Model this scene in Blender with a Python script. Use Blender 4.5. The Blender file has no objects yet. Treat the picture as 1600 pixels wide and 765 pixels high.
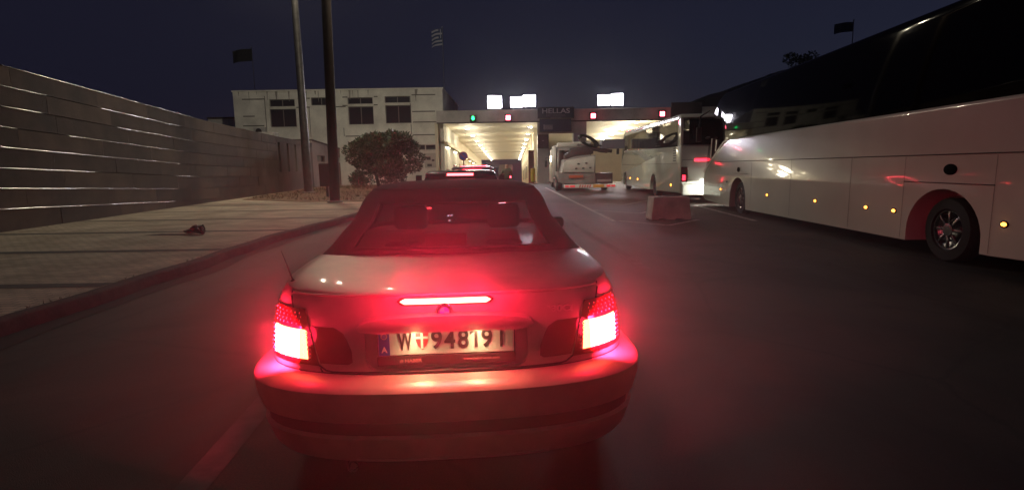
import bpy, bmesh, math, random
from mathutils import Vector, Matrix
random.seed(7)
C = bpy.context.scene
COL = C.collection
R = math.radians
PI = math.pi

# ------------------------------------------------------------------ camera
F, CAMH, HZ, ROLL = 850.0, 1.58, 261.0, R(0.9)
PITCH = math.atan((382.5 - HZ) / F)
cam_d = bpy.data.cameras.new('camera')
cam = bpy.data.objects.new('camera', cam_d)
COL.objects.link(cam)
cam_d.sensor_width = 36.0
cam_d.lens = 36.0 * F / 1600.0
cam_d.clip_start = 0.05
cam_d.clip_end = 3000
cam.matrix_world = Matrix.Translation((0, 0, CAMH)) @ Matrix.Rotation(PI / 2 - PITCH, 4, 'X') @ Matrix.Rotation(-ROLL, 4, 'Z')
C.camera = cam

# ------------------------------------------------------------------ night sky
w = bpy.data.worlds.new('World'); C.world = w; w.use_nodes = True
nt = w.node_tree; nt.nodes.clear()
sky = nt.nodes.new('ShaderNodeTexSky'); sky.sky_type = 'NISHITA'; sky.sun_disc = False
sky.sun_elevation = R(-4.0); sky.sun_rotation = R(60); sky.altitude = 200; sky.air_density = 1.0; sky.dust_density = 1.0; sky.ozone_density = 2.0
bg1 = nt.nodes.new('ShaderNodeBackground'); bg1.inputs['Strength'].default_value = 0.10
bg2 = nt.nodes.new('ShaderNodeBackground'); bg2.inputs['Color'].default_value = (0.0082, 0.0078, 0.0168, 1); bg2.inputs['Strength'].default_value = 1.0
add = nt.nodes.new('ShaderNodeAddShader'); wo = nt.nodes.new('ShaderNodeOutputWorld')
nt.links.new(sky.outputs[0], bg1.inputs[0]); nt.links.new(bg1.outputs[0], add.inputs[0]); nt.links.new(bg2.outputs[0], add.inputs[1]); nt.links.new(add.outputs[0], wo.inputs[0])
C.view_settings.view_transform = 'Standard'; C.view_settings.look = 'None'
C.view_settings.exposure = 0.0; C.view_settings.gamma = 1.0
C.cycles.use_denoising = True
C.cycles.max_bounces = 8; C.cycles.volume_bounces = 0; C.cycles.transparent_max_bounces = 12
C.cycles.sample_clamp_indirect = 4.0
C.cycles.use_light_tree = True
HAZE_DENSITY = 0.00025
HAZE_ANISO = 0.85

# ------------------------------------------------------------------ helpers
def ray(px, py):
    u = (px - 800) / F; v = (382.5 - py) / F
    c, s = math.cos(ROLL), math.sin(ROLL)
    x = u * c + v * s; z = -u * s + v * c
    return Vector((x, math.cos(PITCH) + z * math.sin(PITCH), -math.sin(PITCH) + z * math.cos(PITCH)))
def D(px, py, Y):
    r = ray(px, py); t = Y / r.y
    return Vector((r.x * t, Y, CAMH + r.z * t))
def G(px, py, h=0.0):
    r = ray(px, py); t = (h - CAMH) / r.z
    return Vector((r.x * t, r.y * t, h))

MATS = {}
def mat(name, col, rough=0.6, metal=0.0, var=0.0, vscale=3.0, bump=0.0, bscale=30.0, emit=None, estr=0.0, coat=0.0, trans=0.0, spec=0.5, col2=None, detail=6, alpha=1.0):
    if name in MATS: return MATS[name]
    m = bpy.data.materials.new(name); m.use_nodes = True; t = m.node_tree
    b = t.nodes['Principled BSDF']
    b.inputs['Base Color'].default_value = (*col, 1)
    b.inputs['Roughness'].default_value = rough; b.inputs['Metallic'].default_value = metal
    b.inputs['Coat Weight'].default_value = coat; b.inputs['Coat Roughness'].default_value = 0.05
    b.inputs['Transmission Weight'].default_value = trans
    b.inputs['Specular IOR Level'].default_value = spec
    b.inputs['Alpha'].default_value = alpha
    if emit: b.inputs['Emission Color'].default_value = (*emit, 1); b.inputs['Emission Strength'].default_value = estr
    if var > 0 or bump > 0:
        tc = t.nodes.new('ShaderNodeTexCoord')
    if var > 0:
        n = t.nodes.new('ShaderNodeTexNoise'); n.inputs['Scale'].default_value = vscale; n.inputs['Detail'].default_value = detail; n.inputs['Roughness'].default_value = 0.62
        t.links.new(tc.outputs['Object'], n.inputs['Vector'])
        r = t.nodes.new('ShaderNodeValToRGB')
        c2 = col2 if col2 else tuple(c * (1 - var) for c in col)
        r.color_ramp.elements[0].position = 0.35; r.color_ramp.elements[1].position = 0.62
        r.color_ramp.elements[0].color = (*c2, 1); r.color_ramp.elements[1].color = (*col, 1)
        t.links.new(n.outputs['Fac'], r.inputs[0]); t.links.new(r.outputs[0], b.inputs['Base Color'])
        mr = t.nodes.new('ShaderNodeMapRange'); mr.inputs['To Min'].default_value = max(0.0, rough - 0.08); mr.inputs['To Max'].default_value = min(1, rough + 0.08)
        t.links.new(n.outputs['Fac'], mr.inputs['Value']); t.links.new(mr.outputs[0], b.inputs['Roughness'])
    if bump > 0:
        n2 = t.nodes.new('ShaderNodeTexNoise'); n2.inputs['Scale'].default_value = bscale; n2.inputs['Detail'].default_value = 4
        t.links.new(tc.outputs['Object'], n2.inputs['Vector'])
        bp = t.nodes.new('ShaderNodeBump'); bp.inputs['Strength'].default_value = bump; bp.inputs['Distance'].default_value = 0.02
        t.links.new(n2.outputs['Fac'], bp.inputs['Height']); t.links.new(bp.outputs[0], b.inputs['Normal'])
    MATS[name] = m
    return m

def link(o, parent=None):
    COL.objects.link(o)
    if parent is not None: o.parent = parent
    return o
def obj(name, bm, m, parent=None, smooth=None, loc=None, rz=None):
    me = bpy.data.meshes.new(name); bmesh.ops.recalc_face_normals(bm, faces=bm.faces[:]) if smooth != 'raw' else None
    bm.to_mesh(me); bm.free()
    for mm in (m if isinstance(m, (list, tuple)) else [m]): me.materials.append(mm)
    o = bpy.data.objects.new(name, me); link(o, parent)
    if smooth and smooth != 'raw':
        for p in me.polygons: p.use_smooth = True
        me.set_sharp_from_angle(angle=R(smooth))
    if loc is not None: o.location = loc
    if rz is not None: o.rotation_euler = (0, 0, rz)
    return o
def tag(o, label=None, cat=None, group=None, kind=None):
    if label: o['label'] = label
    if cat: o['category'] = cat
    if group: o['group'] = group
    if kind: o['kind'] = kind
    return o
def thing(name, label, cat, loc=(0, 0, 0), rz=0.0, group=None):
    o = bpy.data.objects.new(name, None); o.empty_display_size = 0.2
    link(o); o.location = loc; o.rotation_euler = (0, 0, rz)
    return tag(o, label, cat, group)
def NB(): return bmesh.new()
def bx(bm, x0, x1, y0, y1, z0, z1, bev=0.0, M=None, seg=2):
    n0 = len(bm.verts)
    vs = [bm.verts.new((x, y, z)) for z in (z0, z1) for y in (y0, y1) for x in (x0, x1)]
    fs = [bm.faces.new([vs[i] for i in f]) for f in ((0, 2, 3, 1), (4, 5, 7, 6), (0, 1, 5, 4), (2, 6, 7, 3), (0, 4, 6, 2), (1, 3, 7, 5))]
    geo = vs
    if bev > 0:
        es = list({e for f in fs for e in f.edges})
        r = bmesh.ops.bevel(bm, geom=es, offset=bev, segments=seg, affect='EDGES', profile=0.5)
        geo = list({v for f in r['faces'] for v in f.verts})
    if M is not None: bmesh.ops.transform(bm, matrix=M, verts=[v for v in geo if v.is_valid])
    return bm
def box(name, m, parent, *a, bev=0.0, smooth=None):
    bm = NB(); bx(bm, *a, bev=bev); return obj(name, bm, m, parent, smooth)
def tube(bm, pts, r, seg=10, cap=True):
    pts = [Vector(p) for p in pts]
    rs = r if isinstance(r, (list, tuple)) else [r] * len(pts)
    rings = []
    up = None
    for i, p in enumerate(pts):
        d = (pts[min(i + 1, len(pts) - 1)] - pts[max(i - 1, 0)]).normalized()
        if up is None:
            a = Vector((0, 0, 1)) if abs(d.z) < 0.9 else Vector((1, 0, 0))
            up = d.cross(a).normalized()
        else:
            up = (up - d * up.dot(d)).normalized()
        v = d.cross(up)
        rings.append([bm.verts.new(p + (up * math.cos(2 * PI * k / seg) + v * math.sin(2 * PI * k / seg)) * rs[i]) for k in range(seg)])
    for a, b in zip(rings, rings[1:]):
        for k in range(seg): bm.faces.new((a[k], a[(k + 1) % seg], b[(k + 1) % seg], b[k]))
    if cap:
        bm.faces.new(rings[0][::-1]); bm.faces.new(rings[-1])
    return bm
def lathe(bm, prof, seg=24, M=None):
    """prof list of (radius, height) about Z, then matrix"""
    rings = []
    nv = []
    for r, z in prof:
        if r < 1e-6:
            v = bm.verts.new((0, 0, z)); rings.append([v]); nv.append(v)
        else:
            rg = [bm.verts.new((r * math.cos(2 * PI * k / seg), r * math.sin(2 * PI * k / seg), z)) for k in range(seg)]
            rings.append(rg); nv += rg
    for a, b in zip(rings, rings[1:]):
        for k in range(seg):
            k2 = (k + 1) % seg
            if len(a) == 1 and len(b) == 1: continue
            if len(a) == 1: bm.faces.new((a[0], b[k2], b[k]))
            elif len(b) == 1: bm.faces.new((a[k], a[k2], b[0]))
            else: bm.faces.new((a[k], a[k2], b[k2], b[k]))
    if M is not None: bmesh.ops.transform(bm, matrix=M, verts=nv)
    return bm
def prism(bm, poly, a0, a1, axis='X', bev=0.0, seg=2):
    """poly of 2D points; axis X: (y,z) ; Y: (x,z); Z: (x,y)"""
    def P(p, a):
        return {'X': (a, p[0], p[1]), 'Y': (p[0], a, p[1]), 'Z': (p[0], p[1], a)}[axis]
    A = [bm.verts.new(P(p, a0)) for p in poly]; B = [bm.verts.new(P(p, a1)) for p in poly]
    fs = [bm.faces.new(A), bm.faces.new(B[::-1])]
    n = len(poly)
    for i in range(n): fs.append(bm.faces.new((A[i], B[i], B[(i + 1) % n], A[(i + 1) % n])))
    if bev > 0:
        es = list({e for f in fs for e in f.edges})
        bmesh.ops.bevel(bm, geom=es, offset=bev, segments=seg, affect='EDGES', profile=0.5)
    return bm
def boolean_cut(o, cutter_bm):
    bmesh.ops.recalc_face_normals(cutter_bm, faces=cutter_bm.faces[:])
    me = bpy.data.meshes.new('cut'); cutter_bm.to_mesh(me); cutter_bm.free()
    c = bpy.data.objects.new('cut', me); COL.objects.link(c); c.matrix_world = Matrix()
    par = o.parent; o.parent = None
    md = o.modifiers.new('b', 'BOOLEAN'); md.operation = 'DIFFERENCE'; md.object = c; md.solver = 'EXACT'
    bpy.context.view_layer.update()
    dg = bpy.context.evaluated_depsgraph_get()
    new = bpy.data.meshes.new_from_object(o.evaluated_get(dg))
    o.modifiers.clear(); old = o.data; o.data = new
    new.name = old.name
    bpy.data.objects.remove(c)
    for p in new.polygons: p.use_smooth = True
    new.set_sharp_from_angle(angle=R(32))
    o.parent = par
def text_obj(name, txt, size, m, parent, M, bold=0.0, depth=0.002, align='CENTER', sx=1.0):
    cu = bpy.data.curves.new(name, 'FONT'); cu.body = txt; cu.size = size; cu.extrude = depth; cu.offset = bold
    cu.align_x = align; cu.align_y = 'CENTER'
    t = bpy.data.objects.new(name, cu); COL.objects.link(t)
    bpy.context.view_layer.update()
    me = bpy.data.meshes.new_from_object(t.evaluated_get(bpy.context.evaluated_depsgraph_get()))
    bpy.data.objects.remove(t)
    me.transform(Matrix.Diagonal((sx, 1, 1, 1))); me.materials.clear(); me.materials.append(m)
    o = bpy.data.objects.new(name, me); link(o, parent)
    o.matrix_local = M
    return o
FACE = Matrix.Rotation(PI / 2, 4, 'X')      # text facing -Y, upright
def light(kind, loc, power, col, parent=None, radius=0.05, size=None, rot=None, spot=None, blend=0.5, name='lamp_light'):
    d = bpy.data.lights.new(name, kind); d.energy = power; d.color = col
    if kind == 'AREA':
        d.shape = 'RECTANGLE'; d.size, d.size_y = size
    else: d.shadow_soft_size = radius
    if kind == 'AREA': d.spread = R(140)
    if kind == 'SPOT': d.spot_size = spot; d.spot_blend = blend
    o = bpy.data.objects.new(name, d); link(o, parent); o.location = loc
    if rot: o.rotation_euler = rot
    return o

# ------------------------------------------------------------------ shared materials
RED = (1.0, 0.012, 0.055)
m_black = mat('black_plastic', (0.02, 0.02, 0.02), 0.5)
m_rubber = mat('tyre_rubber', (0.018, 0.018, 0.018), 0.8)
m_rim = mat('wheel_alloy', (0.5, 0.5, 0.5), 0.28, 1.0)
m_glass_dark = mat('dark_glass', (0.006, 0.006, 0.007), 0.04, 0.0, spec=0.6)
m_white_paint = mat('white_paint', (0.66, 0.67, 0.60), 0.28, 0.0, var=0.12, vscale=1.2, coat=0.7)
m_chrome = mat('chrome', (0.75, 0.75, 0.75), 0.12, 1.0)
m_redglass = mat('red_lens', (0.07, 0.002, 0.004), 0.08, coat=0.3)
m_redlit = mat('lit_red_lens', (0.3, 0.01, 0.01), 0.3, emit=(1.0, 0.05, 0.08), estr=14.0)
m_redlit_soft = mat('dim_lit_red_lens', (0.3, 0.01, 0.01), 0.3, emit=(1.0, 0.03, 0.06), estr=4.0)
m_amber = mat('lit_amber_lens', (0.6, 0.2, 0.02), 0.3, emit=(1.0, 0.32, 0.04), estr=8.0)
m_concrete = mat('grey_concrete', (0.30, 0.28, 0.25), 0.85, var=0.4, vscale=2.0, bump=0.3, bscale=25)
m_steel = mat('galvanised_steel', (0.20, 0.19, 0.18), 0.45, 0.7, var=0.3, vscale=4)
m_dark_metal = mat('dark_painted_metal', (0.035, 0.03, 0.028), 0.5)

# ------------------------------------------------------------------ ground
def gz(y):
    return 0.0 if y < 54 else -0.033 * (y - 54)
def road_material():
    m = bpy.data.materials.new('worn_asphalt'); m.use_nodes = True; t = m.node_tree; b = t.nodes['Principled BSDF']
    tc = t.nodes.new('ShaderNodeTexCoord')
    def noise(sc, det, rough=0.6, vec=None, dist=0):
        n = t.nodes.new('ShaderNodeTexNoise'); n.inputs['Scale'].default_value = sc; n.inputs['Detail'].default_value = det; n.inputs['Roughness'].default_value = rough; n.inputs['Distortion'].default_value = dist
        t.links.new(vec if vec else tc.outputs['Object'], n.inputs['Vector']); return n
    big = noise(0.5, 4, 0.6, dist=0.6)
    mp = t.nodes.new('ShaderNodeMapping'); mp.inputs['Scale'].default_value = (1.3, 0.07, 1); t.links.new(tc.outputs['Object'], mp.inputs[0])
    streak = noise(1.3, 5, 0.7, mp.outputs[0])
    fine = noise(90, 3, 0.8)
    vor = t.nodes.new('ShaderNodeTexVoronoi'); vor.inputs['Scale'].default_value = 240; t.links.new(tc.outputs['Object'], vor.inputs['Vector'])
    def mix(a, bb, fac, mode='MIX'):
        x = t.nodes.new('ShaderNodeMix'); x.data_type = 'RGBA'; x.blend_type = mode
        x.inputs[0].default_value = fac if not hasattr(fac, 'links') else 0
        if hasattr(fac, 'links'): t.links.new(fac, x.inputs[0])
        t.links.new(a, x.inputs[6]); t.links.new(bb, x.inputs[7]); return x.outputs[2]
    def ramp(src, p0, c0, p1, c1):
        r = t.nodes.new('ShaderNodeValToRGB'); e = r.color_ramp.elements
        e[0].position = p0; e[0].color = (*c0, 1); e[1].position = p1; e[1].color = (*c1, 1); t.links.new(src, r.inputs[0]); return r.outputs[0]
    base = ramp(big.outputs['Fac'], 0.38, (0.016, 0.0115, 0.0095), 0.60, (0.062, 0.047, 0.038))
    st = ramp(streak.outputs['Fac'], 0.38, (0.55, 0.55, 0.55), 0.66, (1.35, 1.32, 1.28))
    c = mix(base, st, 1.0, 'MULTIPLY')
    fi = ramp(fine.outputs['Fac'], 0.38, (0.45, 0.45, 0.45), 0.68, (2.0, 1.95, 1.85))
    c = mix(c, fi, 1.0, 'MULTIPLY')
    # repair patches and cracks
    pv_ = t.nodes.new('ShaderNodeTexVoronoi'); pv_.inputs['Scale'].default_value = 0.22; pv_.distance = 'CHEBYCHEV'; t.links.new(tc.outputs['Object'], pv_.inputs['Vector'])
    pc = ramp(pv_.outputs['Color'], 0.25, (0.72, 0.72, 0.73), 0.75, (1.12, 1.1, 1.08)); c = mix(c, pc, 1.0, 'MULTIPLY')
    cn = noise(1.2, 6, .7); cv = t.nodes.new('ShaderNodeTexVoronoi'); cv.feature = 'DISTANCE_TO_EDGE'; cv.inputs['Scale'].default_value = 0.45
    ad = t.nodes.new('ShaderNodeMixRGB'); ad.inputs[0].default_value = .25; t.links.new(tc.outputs['Object'], ad.inputs[1]); t.links.new(cn.outputs['Color'], ad.inputs[2]); t.links.new(ad.outputs[0], cv.inputs['Vector'])
    cr = ramp(cv.outputs['Distance'], 0.0, (0.35, 0.35, 0.35), 0.012, (1, 1, 1)); c = mix(c, cr, 1.0, 'MULTIPLY')
    ol = noise(.8, 3, .5, dist=1.5); oi = ramp(ol.outputs['Fac'], 0.60, (1, 1, 1), 0.72, (0.5, 0.5, 0.5)); c = mix(c, oi, 1.0, 'MULTIPLY')
    t.links.new(c, b.inputs['Base Color'])
    mr = t.nodes.new('ShaderNodeMapRange'); mr.inputs['To Min'].default_value = 0.42; mr.inputs['To Max'].default_value = 0.9
    t.links.new(streak.outputs['Fac'], mr.inputs['Value']); t.links.new(mr.outputs[0], b.inputs['Roughness'])
    bp = t.nodes.new('ShaderNodeBump'); bp.inputs['Strength'].default_value = .6; bp.inputs['Distance'].default_value = 0.006
    t.links.new(vor.outputs['Distance'], bp.inputs['Height']); t.links.new(bp.outputs[0], b.inputs['Normal'])
    return m
m_road = road_material()
bm = NB()
xs = [-120, -60, -30, -14, -5, 0, 5, 12, 30, 80, 170]
ys = [-60, -20, -5, 0, 3, 6, 10, 16, 24, 34, 44, 54, 70, 90, 120, 160, 260, 330]
gv = [[bm.verts.new((x, y, gz(y))) for x in xs] for y in ys]
for a, b_ in zip(gv, gv[1:]):
    for i in range(len(xs) - 1): bm.faces.new((a[i], a[i + 1], b_[i + 1], b_[i]))
obj('road', bm, m_road)
bpy.data.objects['road']['kind'] = 'structure'

m_paintline = mat('worn_road_paint', (0.52, 0.50, 0.46), 0.7, var=0.75, vscale=7, col2=(0.09, 0.085, 0.08))
m_faint = mat('faded_road_paint', (0.13, 0.125, 0.115), 0.8, var=0.7, vscale=5, col2=(0.055, 0.052, 0.05))
def strip(bm, p, q, wd, z=0.005):
    p, q = Vector((p[0], p[1], 0)), Vector((q[0], q[1], 0)); n = (q - p).normalized(); s = Vector((-n.y, n.x, 0)) * wd / 2
    segs = max(1, int((q - p).length / 1.5)); prev = None
    for i in range(segs + 1):
        c = p.lerp(q, i / segs); a = bm.verts.new((c.x + s.x, c.y + s.y, gz(c.y) + z)); b_ = bm.verts.new((c.x - s.x, c.y - s.y, gz(c.y) + z))
        if prev: bm.faces.new((prev[0], a, b_, prev[1]))
        prev = (a, b_)
def g2(px, py): v = G(px, py); return (v.x, v.y)
bm = NB()
strip(bm, g2(1088, 321), g2(1180, 345), 0.16)
tag(obj('road_marking', bm, m_paintline), 'bright white lane line beside the front wheel of the near bus', None, None, 'structure')
bm = NB()
for pts in ([(967, 345), (1045, 352), (1092, 343)], [(925, 328), (1000, 333.5), (1022, 328)], [(930, 317.5), (975, 320), (1020, 312)]):
    for a, b_ in zip(pts, pts[1:]): strip(bm, g2(*a), g2(*b_), 0.13)
strip(bm, g2(852, 293), g2(960, 346), 0.14, 0.008)
tag(obj('road_marking', bm, m_paintline), 'worn zigzag island markings in front of the concrete block', None, None, 'structure')
bm = NB()
strip(bm, (-1.62, 2.35), (-2.05, 7.5), 0.17)
strip(bm, g2(880, 340), g2(1010, 420), 0.15)
tag(obj('road_marking', bm, m_faint), 'faded lane line on the dark asphalt', None, None, 'structure')

# pavement with kerb
def paving_material():
    m = bpy.data.materials.new('light_paving'); m.use_nodes = True; t = m.node_tree; b = t.nodes['Principled BSDF']
    tc = t.nodes.new('ShaderNodeTexCoord')
    br = t.nodes.new('ShaderNodeTexBrick'); br.inputs['Scale'].default_value = 1.0; br.inputs['Brick Width'].default_value = 0.22; br.inputs['Row Height'].default_value = 0.11
    br.inputs['Mortar Size'].default_value = 0.008; br.inputs['Mortar Smooth'].default_value = 0.4
    br.inputs['Color1'].default_value = (0.62, 0.52, 0.37, 1); br.inputs['Color2'].default_value = (0.48, 0.40, 0.29, 1); br.inputs['Mortar'].default_value = (0.14, 0.13, 0.11, 1)
    t.links.new(tc.outputs['Object'], br.inputs['Vector'])
    n = t.nodes.new('ShaderNodeTexNoise'); n.inputs['Scale'].default_value = 1.1; n.inputs['Detail'].default_value = 6; t.links.new(tc.outputs['Object'], n.inputs['Vector'])
    r = t.nodes.new('ShaderNodeValToRGB'); r.color_ramp.elements[0].position = 0.3; r.color_ramp.elements[0].color = (0.68, 0.66, 0.62, 1); r.color_ramp.elements[1].position = 0.65; r.color_ramp.elements[1].color = (1.1, 1.1, 1.1, 1)
    t.links.new(n.outputs['Fac'], r.inputs[0])
    x = t.nodes.new('ShaderNodeMix'); x.data_type = 'RGBA'; x.blend_type = 'MULTIPLY'; x.inputs[0].default_value = 1
    t.links.new(br.outputs['Color'], x.inputs[6]); t.links.new(r.outputs[0], x.inputs[7]); t.links.new(x.outputs[2], b.inputs['Base Color'])
    b.inputs['Roughness'].default_value = 0.85
    return m
m_pave = paving_material()
m_band = mat('dark_paving_band', (0.11, 0.10, 0.085), 0.85, var=0.35, vscale=6)
KX = -5.05
def kerb_x(y): return KX + 0.10 * math.sin(y * 0.9) * 0.5 + (0.0 if y > 5 else 0.0) - 0.03 * math.sin(2.7 * y) + (0.16 * math.sin(y * 0.31 + 1))
def wall_x(y): return -12.62 - math.tan(R(6.2)) * (y - 12.9)
bm = NB(); prev = None
KY = [-8 + 0.5 * i for i in range(0, 86)]     # to y=34.5
for y in KY:
    a = bm.verts.new((wall_x(y) - 0.2, y, 0.155)); b_ = bm.verts.new((kerb_x(y) - 0.16, y, 0.155))
    if prev: bm.faces.new((prev[0], prev[1], b_, a))
    prev = (a, b_)
tag(obj('pavement', bm, m_pave), 'light paved footway between the concrete wall and the kerb', None, None, 'structure')
bm = NB()
for yb in (0.6, 3.7, 6.9, 9.95, 13.1, 16.4, 19.7, 23.0):
    vs = [bm.verts.new((x, y, 0.159)) for x, y in ((wall_x(yb) + 0.02, yb - 0.13), (kerb_x(yb) - 0.2, yb - 0.13), (kerb_x(yb) - 0.2, yb + 0.13), (wall_x(yb) + 0.02, yb + 0.13))]
    bm.faces.new(vs)
tag(obj('pavement_bands', bm, m_band), 'dark cross bands in the light paving', None, None, 'structure')
bm = NB(); prev = None
for y in KY:
    x = kerb_x(y)
    j = 0.012 * math.sin(y * 7.3) + 0.012 * math.sin(y * 3.1)
    row = [bm.verts.new(p) for p in ((x - 0.17, y, 0.163), (x - 0.03 + j, y, 0.163), (x + j, y, 0.135), (x + 0.015 + j, y, -0.02))]
    if prev:
        for i in range(3): bm.faces.new((prev[i], prev[i + 1], row[i + 1], row[i]))
    prev = row
tag(obj('kerb', bm, mat('kerb_stone', (0.075, 0.065, 0.055), 0.9, var=0.5, vscale=5, bump=0.5, bscale=18), smooth=60), 'uneven concrete kerb along the left of the road', None, None, 'structure')
bm = NB(); prev = None
for y in KY:
    x = kerb_x(y); wv = 0.30 + 0.05 * math.sin(y * 1.7)
    row = [bm.verts.new((x - 0.02, y, 0.006)), bm.verts.new((x + wv, y, 0.006))]
    if prev: bm.faces.new((prev[0], prev[1], row[1], row[0]))
    prev = row
tag(obj('gutter', bm, mat('dark_gutter', (0.022, 0.02, 0.018), 0.9, var=0.5, vscale=9)), 'dark gutter strip below the kerb', None, None, 'structure')  # darker strip along the foot of the kerb

bm = NB()
for i in range(220):
    if i % 2:
        y = random.choice([4.2, 6.1, 7.4, 9.0, 11.3, 14.0, 17.5, 20]) + random.gauss(0, .25); x = kerb_x(y) - .18 + random.uniform(-.05, .03)
    else:
        y = random.choice([9.5, 12, 15, 16.5, 21, 24]) + random.gauss(0, .5); x = wall_x(y) + random.uniform(.02, .12)
    h = random.uniform(.01, .045); a = random.uniform(0, PI); dx, dy = math.cos(a) * .006, math.sin(a) * .006
    bm.faces.new([bm.verts.new(p) for p in ((x - dx, y - dy, .155), (x + dx, y + dy, .155), (x + random.uniform(-.04, .04), y + random.uniform(-.04, .04), .155 + h))])
tag(obj('weeds', bm, mat('weed_blades', (.12, .11, .06), .9)), 'small weeds along the kerb and the foot of the wall', None, None, 'stuff')
# dirt verge beyond the paving
bm = NB()
pl = [(-16.4, 46), (-15.6, 36), (-13.6, 27.6), (-9.6, 24.9), (-5.6, 24.2), (-5.3, 34), (-5.5, 50), (-9, 55)]
top = [bm.verts.new((x, y, 0.172)) for x, y in pl]; bm.faces.new(top)
low = [bm.verts.new((x, y, 0.0)) for x, y in pl]
for i in range(len(pl)): bm.faces.new((top[i], low[i], low[(i + 1) % len(pl)], top[(i + 1) % len(pl)]))
tag(obj('dirt_verge', bm, mat('dry_dirt', (0.24, 0.15, 0.08), 0.95, var=0.5, vscale=1.5, bump=0.6, bscale=8)), 'bare brown earth around the tree', None, None, 'structure')
m_drygrass = mat('dry_grass_blades', (0.16, 0.11, 0.05), 0.9, var=0.4, vscale=2)
bm = NB()
for i in range(5000):
    x = random.uniform(-15.5, -5.6); y = random.uniform(25.0, 46)
    if x < wall_x(y) + 0.5 or (y < 28 and x < -13 + (28 - y) * 1.5): continue
    if math.sin(x * 1.3) + math.sin(y * 0.9 + x) < -0.1 and random.random() < 0.7: continue
    h = random.uniform(0.03, 0.14) * (2.2 if y > 38 else 1); a = random.uniform(0, PI); dx, dy = math.cos(a) * 0.02, math.sin(a) * 0.02
    t_ = (random.uniform(-.06, .06), random.uniform(-.06, .06))
    bm.faces.new([bm.verts.new(p) for p in ((x - dx, y - dy, 0.17), (x + dx, y + dy, 0.17), (x + t_[0], y + t_[1], 0.17 + h))])
tag(obj('dry_grass', bm, m_drygrass), 'short dry grass on the bare earth', None, None, 'stuff')

# ------------------------------------------------------------------ concrete panel wall (left)
YW = R(6.2)
P0 = Vector((-12.75, 12.9, 0))
WM = Matrix.Translation(P0) @ Matrix.Rotation(YW, 4, 'Z')       # local: +Y along wall, +X towards road
m_panel = mat('board_marked_concrete', (0.115, 0.080, 0.060), 0.8, var=0.45, vscale=0.8, bump=0.35, bscale=14)
m_panel2 = mat('board_marked_concrete_dark', (0.085, 0.060, 0.047), 0.8, var=0.45, vscale=0.9, bump=0.35, bscale=14)
m_rail = mat('polished_joint_rail', (0.9, 0.86, 0.80), 0.20, 1.0, var=0.93, vscale=0.45, detail=3)  # strong noise puts broken glints into the rail colour
wall = thing('boundary_wall', 'long tall wall of stacked concrete planks left of the pavement', 'wall', P0, YW)
def wtop(s):
    return 4.40 - 0.037 * s if s < 12 else 3.956 - 0.012 * (s - 12)
course = 0.52
def zline(k, s): return wtop(s) - (k * course if k > 0 else 0)
for k in range(8):
    bm = NB(); prev = None
    mats = [m_panel, m_panel2]
    s = -7.0
    while s < 23.2:
        L = 2.9 + 0.3 * ((k * 37 + int(s * 3)) % 3) ; e = min(s + L, 23.3)
        t0, t1 = zline(k, s) - 0.012, zline(k, e) - 0.012
        b0, b1 = max(zline(k + 1, s) + 0.012, 0.0), max(zline(k + 1, e) + 0.012, 0.0)
        if k == 7: b0 = b1 = 0.0
        if t1 > b1 + 0.02:
            off = random.uniform(-0.008, 0.008)
            i0 = len(bm.faces)
            A = [(0 + off, s + .006, b0), (0 + off, e - .006, b1), (0 + off, e - .006, t1), (0 + off, s + .006, t0)]
            va = [bm.verts.new(p) for p in A]; vb = [bm.verts.new((p[0] - 0.16, p[1], p[2])) for p in A]
            bm.faces.new(va); bm.faces.new(vb[::-1])
            for i in range(4): bm.faces.new((va[i], vb[i], vb[(i + 1) % 4], va[(i + 1) % 4]))
            mi = random.random() < 0.4
            bm.faces.ensure_lookup_table()
            for f in bm.faces[i0:]: f.material_index = 1 if mi else 0
        s = e
    obj('concrete_course', bm, mats, wall)
bm = NB()
A = [(-0.05, -7, 0), (-0.05, 23.3, 0), (-0.05, 23.3, wtop(23.3) - .02), (-0.05, 12, wtop(12) - .02), (-0.05, -7, wtop(-7) - .02)]
va = [bm.verts.new(p) for p in A]; vb = [bm.verts.new((p[0] - .1, p[1], p[2])) for p in A]
bm.faces.new(va); bm.faces.new(vb[::-1])
for i in range(5): bm.faces.new((va[i], vb[i], vb[(i + 1) % 5], va[(i + 1) % 5]))
obj('backing_slab', bm, mat('dark_joint_concrete', (0.08, 0.07, 0.06), 0.9), wall)  # darker slab showing between the planks
for k in range(0, 8):
    bm = NB()
    s1 = [12.0, 13.2, 11.6, 10.6, 10.2, 11.8, 10.8, 9.5][k]
    if zline(k, s1) < 0.05: bm.free(); continue
    a_ = -7.0
    while a_ < s1:
        e_ = min(a_ + random.uniform(.9, 2.6), s1)
        r_ = random.uniform(.008, .017)
        if random.random() < .80:  # skipped lengths break up the line of glints
            q0 = random.uniform(-.006, .004); q1 = random.uniform(-.006, .004)
            tube(bm, [Vector((0.010 + q0, a_, zline(k, a_))), Vector((0.010 + q1, e_ - .01, zline(k, e_)))], r_, 8)
        a_ = e_
    obj('joint_rail', bm, m_rail, wall, 60)
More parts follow.
